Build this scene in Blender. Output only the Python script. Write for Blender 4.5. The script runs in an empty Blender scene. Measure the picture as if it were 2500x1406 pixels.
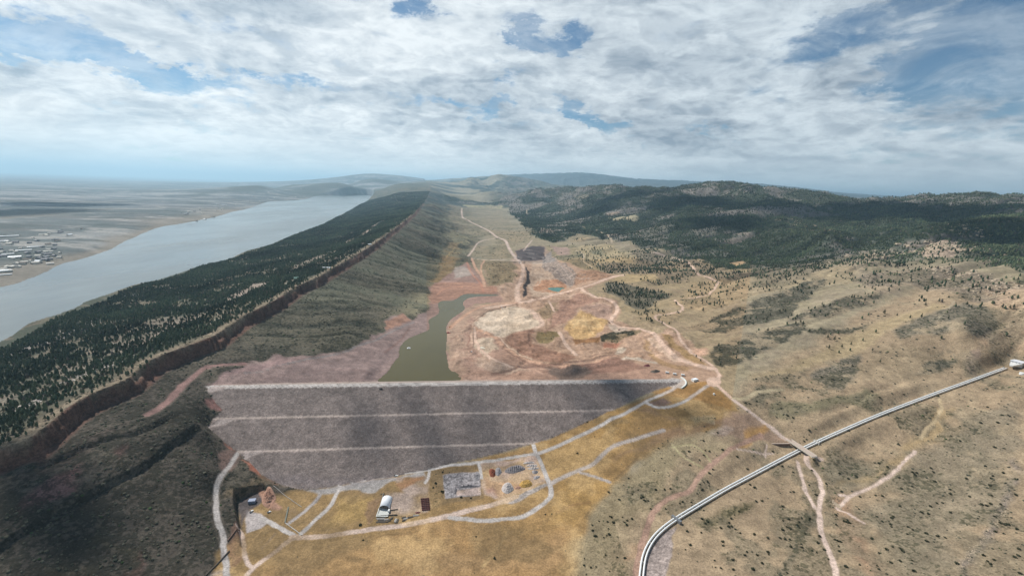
import bpy, bmesh, math, random
import numpy as np
random.seed(7); RNG = np.random.default_rng(11)
C = bpy.context.scene.collection
SC = bpy.context.scene

# ------------------------------------------------------------------ camera
F = 1100.0; PITCH = 12.5; ROLL = 2.0; CZ = 450.0        # focal length in photo pixels (2500 wide)
cam_d = bpy.data.cameras.new('camera'); cam = bpy.data.objects.new('camera', cam_d); C.objects.link(cam)
cam_d.sensor_width = 36.0; cam_d.lens = 36.0 * F / 2500.0
cam_d.clip_start = 1.0; cam_d.clip_end = 400000.0
cam.location = (0, 0, CZ)
from mathutils import Matrix, Vector, noise as mnoise
cam.rotation_mode = 'XYZ'
cam.matrix_world = (Matrix.Translation((0, 0, CZ)) @ Matrix.Rotation(math.radians(90 - PITCH), 4, 'X')
                    @ Matrix.Rotation(math.radians(ROLL), 4, 'Z'))
SC.camera = cam
SC.view_settings.view_transform = 'Standard'; SC.view_settings.look = 'None'
SC.view_settings.exposure = EXPO = 0.10; SC.view_settings.gamma = 1.0
SC.cycles.use_denoising = True
SC.cycles.max_bounces = 4; SC.cycles.diffuse_bounces = 2; SC.cycles.volume_bounces = 0
SC.cycles.transparent_max_bounces = 8

# ------------------------------------------------------------------ sun and sky
SUN_AZ = -52.0      # degrees from straight ahead (+Y), negative is to the left
SUN_EL = 47.0
sd = bpy.data.lights.new('sun', 'SUN'); sd.energy = 5.0; sd.angle = math.radians(1.2); sd.color = (1.0, 0.955, 0.89)
sun = bpy.data.objects.new('sun', sd); C.objects.link(sun)
sv = Vector((math.sin(math.radians(SUN_AZ)) * math.cos(math.radians(SUN_EL)),
             math.cos(math.radians(SUN_AZ)) * math.cos(math.radians(SUN_EL)), math.sin(math.radians(SUN_EL))))
sun.rotation_euler = sv.to_track_quat('Z', 'Y').to_euler(); sun.location = (0, 0, 3000)

class NT:
    """small helper for node trees"""
    def __init__(s, tree): s.t = tree; s.n = tree.nodes; s.l = tree.links
    def node(s, typ, **k):
        n = s.n.new(typ)
        for a, b in k.items(): setattr(n, a, b)
        return n
    def set(s, sock, v):
        if isinstance(v, bpy.types.NodeSocket): s.l.new(v, sock)
        elif isinstance(v, (tuple, list)) and len(v) == 3 and sock.type == 'RGBA': sock.default_value = (*v, 1)
        else: sock.default_value = v
    def m(s, op, a, b=0.0, c=0.0, clamp=False):
        n = s.node('ShaderNodeMath', operation=op); n.use_clamp = clamp
        s.set(n.inputs[0], a); s.set(n.inputs[1], b); s.set(n.inputs[2], c); return n.outputs[0]
    def v(s, op, a, b=(0, 0, 0), sc=None):
        n = s.node('ShaderNodeVectorMath', operation=op); s.set(n.inputs[0], a); s.set(n.inputs[1], b)
        if sc is not None: s.set(n.inputs['Scale'], sc)
        return n.outputs['Value'] if op in ('LENGTH', 'DOT_PRODUCT', 'DISTANCE') else n.outputs[0]
    def xyz(s, x, y, z=0.0):
        n = s.node('ShaderNodeCombineXYZ'); s.set(n.inputs[0], x); s.set(n.inputs[1], y); s.set(n.inputs[2], z); return n.outputs[0]
    def sep(s, a):
        n = s.node('ShaderNodeSeparateXYZ'); s.set(n.inputs[0], a); return n.outputs
    def noise(s, vec, scale, detail=5, rough=0.55, dist=0.0, typ='FBM'):
        n = s.node('ShaderNodeTexNoise'); s.set(n.inputs['Vector'], vec); n.inputs['Scale'].default_value = scale
        n.inputs['Detail'].default_value = detail; n.inputs['Roughness'].default_value = rough; n.inputs['Distortion'].default_value = dist
        return n.outputs[0]
    def voro(s, vec, scale, out='Distance', rnd=1.0):
        n = s.node('ShaderNodeTexVoronoi'); s.set(n.inputs['Vector'], vec); n.inputs['Scale'].default_value = scale
        n.inputs['Randomness'].default_value = rnd; return n.outputs[out]
    def rng(s, v, a, b, c=0.0, d=1.0, smooth=True):
        n = s.node('ShaderNodeMapRange'); n.interpolation_type = 'SMOOTHSTEP' if smooth else 'LINEAR'
        s.set(n.inputs[0], v); s.set(n.inputs[1], a); s.set(n.inputs[2], b); s.set(n.inputs[3], c); s.set(n.inputs[4], d); return n.outputs[0]
    def mix(s, f, a, b, blend='MIX'):
        n = s.node('ShaderNodeMix', data_type='RGBA', blend_type=blend); s.set(n.inputs[0], f); s.set(n.inputs[6], a); s.set(n.inputs[7], b); return n.outputs[2]

def lin(c):
    c = np.asarray(c, float) / 255.0
    return np.where(c <= 0.04045, c / 12.92, ((c + 0.055) / 1.055) ** 2.4)

world = bpy.data.worlds.new('World'); SC.world = world; world.use_nodes = True
w = NT(world.node_tree); bg = w.n['Background']
sky = w.node('ShaderNodeTexSky', sky_type='NISHITA'); sky.sun_disc = False
sky.sun_elevation = math.radians(SUN_EL); sky.sun_rotation = math.radians(SUN_AZ); sky.altitude = 1700
sky.air_density = 1.0; sky.dust_density = 0.6; sky.ozone_density = 1.5
SKY_S = 0.10
tc = w.node('ShaderNodeTexCoord').outputs['Generated']
X_, Y_, Z_ = w.sep(tc)
zz = w.m('ADD', w.m('MAXIMUM', Z_, 0.0), 0.11)
P_ = w.xyz(w.m('DIVIDE', X_, zz), w.m('DIVIDE', Y_, zz), 0.0)
zq = w.m('ADD', w.m('MAXIMUM', Z_, 0.0), 0.30)
Q_ = w.xyz(w.m('DIVIDE', X_, zq), w.m('DIVIDE', Y_, zq), w.m('MULTIPLY', Z_, 2.0))
az = w.m('MULTIPLY', w.m('ARCTAN2', X_, Y_), 57.2958); el = w.m('MULTIPLY', w.m('ARCSINE', Z_), 57.2958)
# wobble the angles so that the openings get ragged edges
wa = w.m('MULTIPLY', w.m('SUBTRACT', w.noise(w.v('MULTIPLY', tc, (9, 9, 20)), 1.0, 7, 0.72), 0.5), 13.0)
wb = w.m('MULTIPLY', w.m('SUBTRACT', w.noise(w.v('ADD', w.v('MULTIPLY', tc, (9, 9, 20)), (7, 3, 9)), 1.0, 7, 0.72), 0.5), 7.5)
azw = w.m('ADD', az, wa); elw = w.m('ADD', el, wb)
def blob(a, e, sa, se, amp, rot=0.0):
    dx = w.m('SUBTRACT', azw, a); dy = w.m('SUBTRACT', elw, e)
    c, s_ = math.cos(math.radians(rot)), math.sin(math.radians(rot))
    u = w.m('ADD', w.m('MULTIPLY', dx, c / sa), w.m('MULTIPLY', dy, s_ / sa))
    v = w.m('ADD', w.m('MULTIPLY', dx, -s_ / se), w.m('MULTIPLY', dy, c / se))
    q = w.m('ADD', w.m('MULTIPLY', u, u), w.m('MULTIPLY', v, v))
    return w.m('MULTIPLY', w.m('EXPONENT', w.m('MULTIPLY', q, -1.0)), amp)
def azel(px, py):
    r = np.radians(ROLL); a = px - 1250; b = 703 - py; a, b = a * np.cos(r) - b * np.sin(r), a * np.sin(r) + b * np.cos(r)
    p = np.radians(PITCH); x = a; y = F * np.cos(p) + b * np.sin(p); z = -F * np.sin(p) + b * np.cos(p)
    return math.degrees(math.atan2(x, y)), math.degrees(math.atan2(z, math.hypot(x, y)))
holes = [(1285, 95, 2.0, 1.6, 1.0, 0), (1390, 105, 2.2, 1.5, 1.1, 0), (190, 105, 6, 1.1, .95, -8), (345, 165, 4.5, 1.2, 1.0, -25), (430, 190, 6, .7, .7, -5),
         (60, 100, 4, 1.6, .6, 0), (20, 130, 3, .8, .6, 0), (530, 65, 3, 1.2, .45, 0), (1005, 25, 1.5, 1.5, .75, 0), (745, 205, 4, .6, .6, 0), (640, 205, 3, .4, .5, 0),
         (1060, 250, 6, .9, .8, -5), (1205, 265, 1, 1.6, .8, 0), (1235, 195, 2, 1.2, .75, 0), (1440, 285, 5.0, .8, 1.0, -22), (1480, 305, 3, .4, .6, -10), (1725, 322, 3, .5, .6, -10),
         (2080, 75, 7, 2.3, .85, 10), (2440, 110, 7, 3, 1.1, 30), (2500, 30, 5, 3, .6, 0), (2330, 120, 4, 2.0, .6, 0), (2225, 190, 3, 1.2, .5, 0), (2130, 445, 3, .4, .4, 0), (2500, 250, 4, 3, .6, 0)]
hs = None
for h in holes:
    a_, e_ = azel(h[0], h[1]); b_ = blob(a_, e_, h[2], h[3], h[4], h[5]); hs = b_ if hs is None else w.m('ADD', hs, b_)
n1 = w.noise(w.v('ADD', w.v('MULTIPLY', P_, (1.05, 0.95, 1)), (3.1, 1.7, 0)), 1.0, 9, 0.60, 0.3)
n2 = w.noise(w.v('ADD', w.v('MULTIPLY', Q_, (3.8, 3.8, 4.5)), (8.1, 4.7, 0)), 1.0, 8, 0.66, 0.5)
puff = w.m('SUBTRACT', 1.0, w.m('ABSOLUTE', w.m('MULTIPLY', w.m('SUBTRACT', w.noise(w.v('ADD', w.v('MULTIPLY', Q_, (6, 6, 6)), (2.2, 6.1, 0)), 1.0, 5, 0.55, 0.35), 0.5), 5.0)))
puff2 = w.m('SUBTRACT', 1.0, w.m('ABSOLUTE', w.m('MULTIPLY', w.m('SUBTRACT', w.noise(w.v('ADD', w.v('MULTIPLY', Q_, (10, 10, 13)), (5.2, 1.1, 0)), 1.0, 5, 0.6, 0.3), 0.5), 5.0)))
cov = w.m('ADD', w.m('MULTIPLY', n1, 0.95), w.m('MULTIPLY', n2, 0.75))
cov = w.m('ADD', cov, w.m('MULTIPLY', w.m('SUBTRACT', puff, 0.5), 0.20))
cov = w.m('SUBTRACT', cov, w.m('MULTIPLY', hs, 0.62))
high = w.rng(el, 27, 42, 0, 0.75)             # overhead the cloud deck breaks up
cov = w.m('SUBTRACT', cov, high)
alpha = w.rng(cov, 0.36, 0.80)
alpha = w.m('MAXIMUM', alpha, w.m('MULTIPLY', w.rng(n2, .35, .6), w.m('SUBTRACT', .42, w.m('MULTIPLY', high, .5))), clamp=True)
# shading of the cloud base, brighter towards the sun
n3 = w.noise(w.v('ADD', w.v('MULTIPLY', P_, (0.7, 0.9, 1)), (1.4, 9.2, 0)), 1.0, 6, 0.52, 0.3)
n4 = w.noise(w.v('MULTIPLY', Q_, (4.5, 4.5, 6)), 1.0, 7, 0.58, 0.6)
left = w.rng(az, 35, -40)
edge = w.rng(cov, 0.85, 0.5)                 # thin margins are lit through
shade = w.m('ADD', w.m('ADD', w.m('MULTIPLY', w.rng(n3, 0.40, 0.60), 0.40), w.m('MULTIPLY', w.rng(n4, 0.38, 0.60), 0.30)), w.m('ADD', w.m('MULTIPLY', w.m('MULTIPLY', w.rng(puff, .2, 1), w.rng(puff2, 0, 1, .4, 1)), 0.34), w.m('MULTIPLY', edge, .16)))
dark_c = w.mix(left, lin((112, 129, 148)).tolist(), lin((156, 172, 187)).tolist())
lite_c = w.mix(left, lin((218, 228, 234)).tolist(), lin((250, 254, 255)).tolist())
lowf = w.rng(el, 8, 1.5)
shade = w.m('ADD', w.m('MULTIPLY', shade, w.m('SUBTRACT', 1.0, w.m('MULTIPLY', lowf, .65))), w.m('MULTIPLY', lowf, w.m('ADD', .42, w.m('MULTIPLY', n3, .4))))
cc = w.mix(shade, dark_c, lite_c)
skc = w.v('SCALE', sky.outputs[0], (0, 0, 0), SKY_S)
skc = w.mix(1.0, skc, (0.60, 0.74, .76), 'MULTIPLY')
res = w.mix(w.m('MULTIPLY', alpha, 0.96), skc, cc)
# pale band just above the horizon
band = w.m('MULTIPLY', w.m('EXPONENT', w.m('MULTIPLY', w.m('MAXIMUM', el, 0.0), -0.7)), 0.85)
res = w.mix(band, res, w.mix(left, lin((186, 210, 222)).tolist(), lin((202, 230, 240)).tolist()))
w.l.new(res, bg.inputs[0]); bg.inputs[1].default_value = 1.0

# ------------------------------------------------------------------ helpers for reading the survey of the site
def rays(px, py):
    px = np.asarray(px, float); py = np.asarray(py, float)
    a = px - 1250; b = 703 - py; r = np.radians(ROLL)
    a, b = a * np.cos(r) - b * np.sin(r), a * np.sin(r) + b * np.cos(r)
    p = np.radians(PITCH)
    return a, F * np.cos(p) + b * np.sin(p), -F * np.sin(p) + b * np.cos(p)
def at_z(px, py, z):
    x, y, q = rays(px, py); t = (z - CZ) / q
    return np.stack([x * t, y * t], -1)
def tp(px, py):
    x, y, q = rays(px, py); return np.arctan2(x, y), q / np.hypot(x, y)

# numpy value noise
def vnoise(x, y, seed=0):
    xi = np.floor(x).astype(np.int64); yi = np.floor(y).astype(np.int64); fx = (x - xi).astype(np.float32); fy = (y - yi).astype(np.float32)
    fx = fx * fx * (3 - 2 * fx); fy = fy * fy * (3 - 2 * fy)
    def h(i, j):
        n = (i * 374761393 + j * 668265263 + seed * 1442695041) & 0xFFFFFFFF
        n = ((n ^ (n >> 13)) * 1274126177) & 0xFFFFFFFF
        return ((n ^ (n >> 16)) & 0xFFFF).astype(np.float32) / 65535.0
    a = h(xi, yi); b = h(xi + 1, yi); c = h(xi, yi + 1); d = h(xi + 1, yi + 1)
    return (a + (b - a) * fx) * (1 - fy) + (c + (d - c) * fx) * fy - 0.5
def fbm(x, y, scale, oct=4, seed=0, rough=0.5):
    s = 0; a = 1.0; t = 0
    for o in range(oct):
        s = s + a * vnoise(x / scale * 2 ** o + 17.3 * o, y / scale * 2 ** o - 9.1 * o, seed + o); t += a; a *= rough
    return s / t * 2
def sstep(x, a, b):
    t = np.clip((x - a) / (b - a), 0, 1); return t * t * (3 - 2 * t)

# ------------------------------------------------------------------ terrain
# polar grid round the camera's foot: columns of equal bearing, rows of growing distance
r_ = [235.0]
while r_[-1] < 150000: r_.append(r_[-1] + min(max(0.0017 * (r_[-1] ** 2 + 450 ** 2) / 450, 0.9), 0.0062 * r_[-1]))
RR = np.array(r_)
TH = np.concatenate([np.radians(np.linspace(-84, -58.5, 26)), np.radians(np.linspace(-58, 58, 1120)), np.radians(np.linspace(58.5, 84, 26))])
NR, NT_ = len(RR), len(TH)
UU = np.log(RR)
GX = np.sin(TH)[None, :] * RR[:, None]; GY = np.cos(TH)[None, :] * RR[:, None]

def cps(lst):
    """control points: (px,py,z) on the ground at height z; (px,py,D,'d') at distance D; (px,D,z,'w') bearing of px, distance D, height z"""
    out = []
    for c in lst:
        if len(c) == 3:
            p = at_z(c[0], c[1], c[2]); out.append((math.atan2(p[0], p[1]), math.log(math.hypot(*p)), c[2]))
        elif c[3] == 'd':
            t, s = tp(c[0], c[1]); out.append((float(t), math.log(c[2]), CZ + float(s) * c[2]))
        else:
            t, s = tp(c[0], 480); out.append((float(t), math.log(c[1]), c[2]))
    return np.array(out)
def rbf(pts, smooth=0.0):
    T = pts[:, 0] * 1.6; U = pts[:, 1]; n = len(pts)
    K = np.hypot(T[:, None] - T[None], U[:, None] - U[None])
    K = np.sqrt(K * K + 0.0001)
    A = np.zeros((n + 3, n + 3)); A[:n, :n] = K - smooth * np.eye(n); A[:n, n] = 1; A[:n, n + 1] = T; A[:n, n + 2] = U; A[n:, :n] = A[:n, n:].T
    b = np.zeros(n + 3); b[:n] = pts[:, 2]; wgt = np.linalg.solve(A, b)
    tt = np.linspace(TH[0], TH[-1], 340); uu = np.linspace(UU[0], UU[-1], 420)
    G = wgt[n] + wgt[n + 1] * tt[None] * 1.6 + wgt[n + 2] * uu[:, None]
    for i in range(n): G = G + wgt[i] * np.sqrt((tt[None] * 1.6 - T[i]) ** 2 + (uu[:, None] - U[i]) ** 2 + 0.0001)
    # bilinear to the fine grid
    fi = (TH - tt[0]) / (tt[1] - tt[0]); i0 = np.clip(fi.astype(int), 0, 338); a = fi - i0
    fj = (UU - uu[0]) / (uu[1] - uu[0]); j0 = np.clip(fj.astype(int), 0, 418); b_ = (fj - j0)[:, None]
    g = G[:, i0] * (1 - a) + G[:, i0 + 1] * a
    return g[j0] * (1 - b_) + g[j0 + 1] * b_
LAKE_Z = 55.0; POND_Z = 42.0; QPOND_Z = 24.0
# dam: crest axis, s = distance downstream of the crest's upstream edge
DC0 = at_z(515, 944, 80.0); DC1 = at_z(1660, 928, 80.0)
DD = (DC1 - DC0) / np.linalg.norm(DC1 - DC0); DN = np.array([DD[1], -DD[0]])
DS = np.array([-400, -160, -6, 6, 66, 70.6, 127, 131.6, 260]); DZ = np.array([42 - 90, 16, 80, 80, 53.3, 53.3, 27.6, 27.6, -30])
def dam_z(x, y): return np.interp((x - DC0[0]) * DN[0] + (y - DC0[1]) * DN[1], DS, DZ)
def dam_pt(px, py):
    """where the line of sight meets the downstream side of the dam"""
    x, y, q = rays(px, py); t = np.linspace(0.2, 1.6, 4000)
    X = x * t; Y = y * t; Z = CZ + q * t; k = int(np.argmax(Z < dam_z(X, Y))); return (px, py, float(Z[k]))
dam_edge = [(508, 958), (528, 985), (545, 1000), (520, 1022), (508, 1045), (530, 1062), (548, 1080), (575, 1100), (600, 1120), (640, 1160), (690, 1185), (735, 1195), (800, 1190), (850, 1180),
            (950, 1165), (1050, 1145), (1150, 1122), (1230, 1103), (1295, 1085), (1350, 1068), (1400, 1045), (1460, 1018), (1500, 1000), (1560, 970), (1610, 950), (1650, 940)]
edge_cp = [dam_pt(*e) for e in dam_edge]
cliff = [(-420, 1290), (-200, 1180), (-60, 1118), (0, 1093), (57, 1078), (114, 1039), (159, 999), (199, 973), (242, 953), (299, 931), (336, 905), (370, 877), (427, 854), (467, 839), (521, 820), (560, 795),
         (600, 768), (671, 733), (720, 702), (737, 693), (776, 676), (816, 653), (850, 633), (885, 613), (916, 593), (950, 568), (978, 548), (1010, 522), (1035, 494)]
cliff_z = np.interp([c[0] for c in cliff], [-400, 0, 199, 427, 600, 737, 850, 950, 1035], [98, 110, 119, 126, 131, 143, 160, 195, 225])
drop = np.interp([c[0] for c in cliff], [-400, 0, 600, 850, 960, 1035], [22, 24, 24, 20, 14, 6])
CL = np.array([at_z(c[0], c[1], z) for c, z in zip(cliff, cliff_z)])
CL = np.vstack([CL, at_z(1044, 480, 262.0)[None]]); cl_drop = np.append(drop, 0.0); cl_z = np.append(cliff_z, 262.0)
for (px, py, D) in ((1050, 464, 9500), (1052, 453, 12500), (1036, 439, 19000)):
    t, s = tp(px, py); CL = np.vstack([CL, [[math.sin(t) * D, math.cos(t) * D]]]); cl_drop = np.append(cl_drop, 0); cl_z = np.append(cl_z, CZ + s * D)
t, s = tp(1036, 470); CL = np.vstack([CL, [[math.sin(t) * 160000, math.cos(t) * 160000]]]); cl_drop = np.append(cl_drop, 0); cl_z = np.append(cl_z, 0.)
cl_cp = [(math.atan2(p[0], p[1]), math.log(math.hypot(*p)), z, d) for p, z, d in zip(CL, cl_z, cl_drop)]
def dens_cl(step=0.05):
    out = []
    for a, b in zip(cl_cp[:-2], cl_cp[1:-1]):
        n = max(1, int(math.hypot(b[0] - a[0], b[1] - a[1]) / step))
        for i in range(n): f = i / n; out.append(tuple(a[k] + (b[k] - a[k]) * f for k in range(4)))
    return out
cld = dens_cl()
# --- east of the cliff: dip slope, lake, plains
east = [(-100, 880, 54), (0, 830, 54), (100, 770, 54), (230, 700, 54), (400, 640, 54), (560, 615, 54), (700, 570, 54), (830, 525, 54), (870, 502, 54), (910, 480, 54), (-400, 1050, 54),
        (0, 700, 54), (140, 645, 54), (300, 590, 54), (420, 545, 54), (600, 515, 54), (660, 490, 54), (760, 478, 54), (-200, 760, 54), (-500, 860, 54),
        (200, 680, 46), (450, 590, 46), (0, 760, 46), (700, 520, 46), (820, 495, 46), (-300, 850, 46),
        (0, 950, 76), (200, 830, 80), (400, 745, 80), (560, 680, 84), (700, 630, 90), (820, 580, 98), (900, 530, 115), (0, 1020, 93), (250, 880, 101), (480, 780, 105), (700, 675, 115), (880, 575, 136), (960, 505, 160),
        (-200, 1050, 80), (-400, 1200, 84), (980, 470, 8200, 'd'), (940, 480, 9500, 'd'), (1000, 455, 10500, 'd'), (960, 462, 11500, 'd'), (940, 472, 11000, 'd'),
        # far shore and the plains behind
        (0, 640, 66), (0, 590, 78), (200, 600, 72), (100, 560, 78), (0, 545, 80), (300, 560, 72), (400, 515, 72), (300, 520, 74), (550, 490, 74), (650, 470, 75), (750, 462, 85),
        (-400, 650, 66), (-400, 560, 70),
        (0, 530, 55), (200, 505, 50), (0, 500, 40), (300, 480, 40), (0, 470, 40), (300, 460, 40), (550, 462, 50), (0, 440, 0), (300, 440, 0), (600, 448, 0), (-500, 470, 40), (-500, 430, 0),
        (0, 60000, -10, 'w'), (400, 60000, -10, 'w'), (800, 60000, 0, 'w'), (-500, 60000, 0, 'w'), (-1000, 4000, 60, 'w'), (-1000, 20000, 0, 'w'), (0, 149000, 0, 'w'), (800, 149000, 0, 'w'), (-1000, 149000, 0, 'w'),
        (820, 443, 15600, 'd'), (850, 447, 15600, 'd'), (785, 449, 15200, 'd'), (740, 459, 14800, 'd'), (700, 468, 14200, 'd'), (880, 462, 15800, 'd'), (830, 468, 14400, 'd'), (770, 471, 14200, 'd'), (780, 18500, 100, 'w'), (850, 19000, 200, 'w'),
        (640, 449, 14500, 'd'), (560, 457, 13500, 'd'), (720, 448, 17500, 'd'), (640, 18000, 50, 'w'), (540, 18000, 40, 'w'),
        (905, 433, 19500, 'd'), (935, 437, 19500, 'd'), (870, 441, 19500, 'd'), (960, 452, 18500, 'd'), (900, 456, 17500, 'd'), (900, 26000, 150, 'w'), (980, 442, 20500, 'd'), (905, 427, 27000, 'd'), (940, 430, 27000, 'd'), (870, 430, 27000, 'd'), (900, 40000, 200, 'w'), (1000, 40000, 300, 'w'), (980, 430, 27000, 'd'),
        (1015, 442, 18500, 'd'), (990, 446, 18000, 'd'), (960, 447, 14000, 'd'), (1010, 22500, 300, 'w'), (1040, 23000, 320, 'w')]
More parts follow.
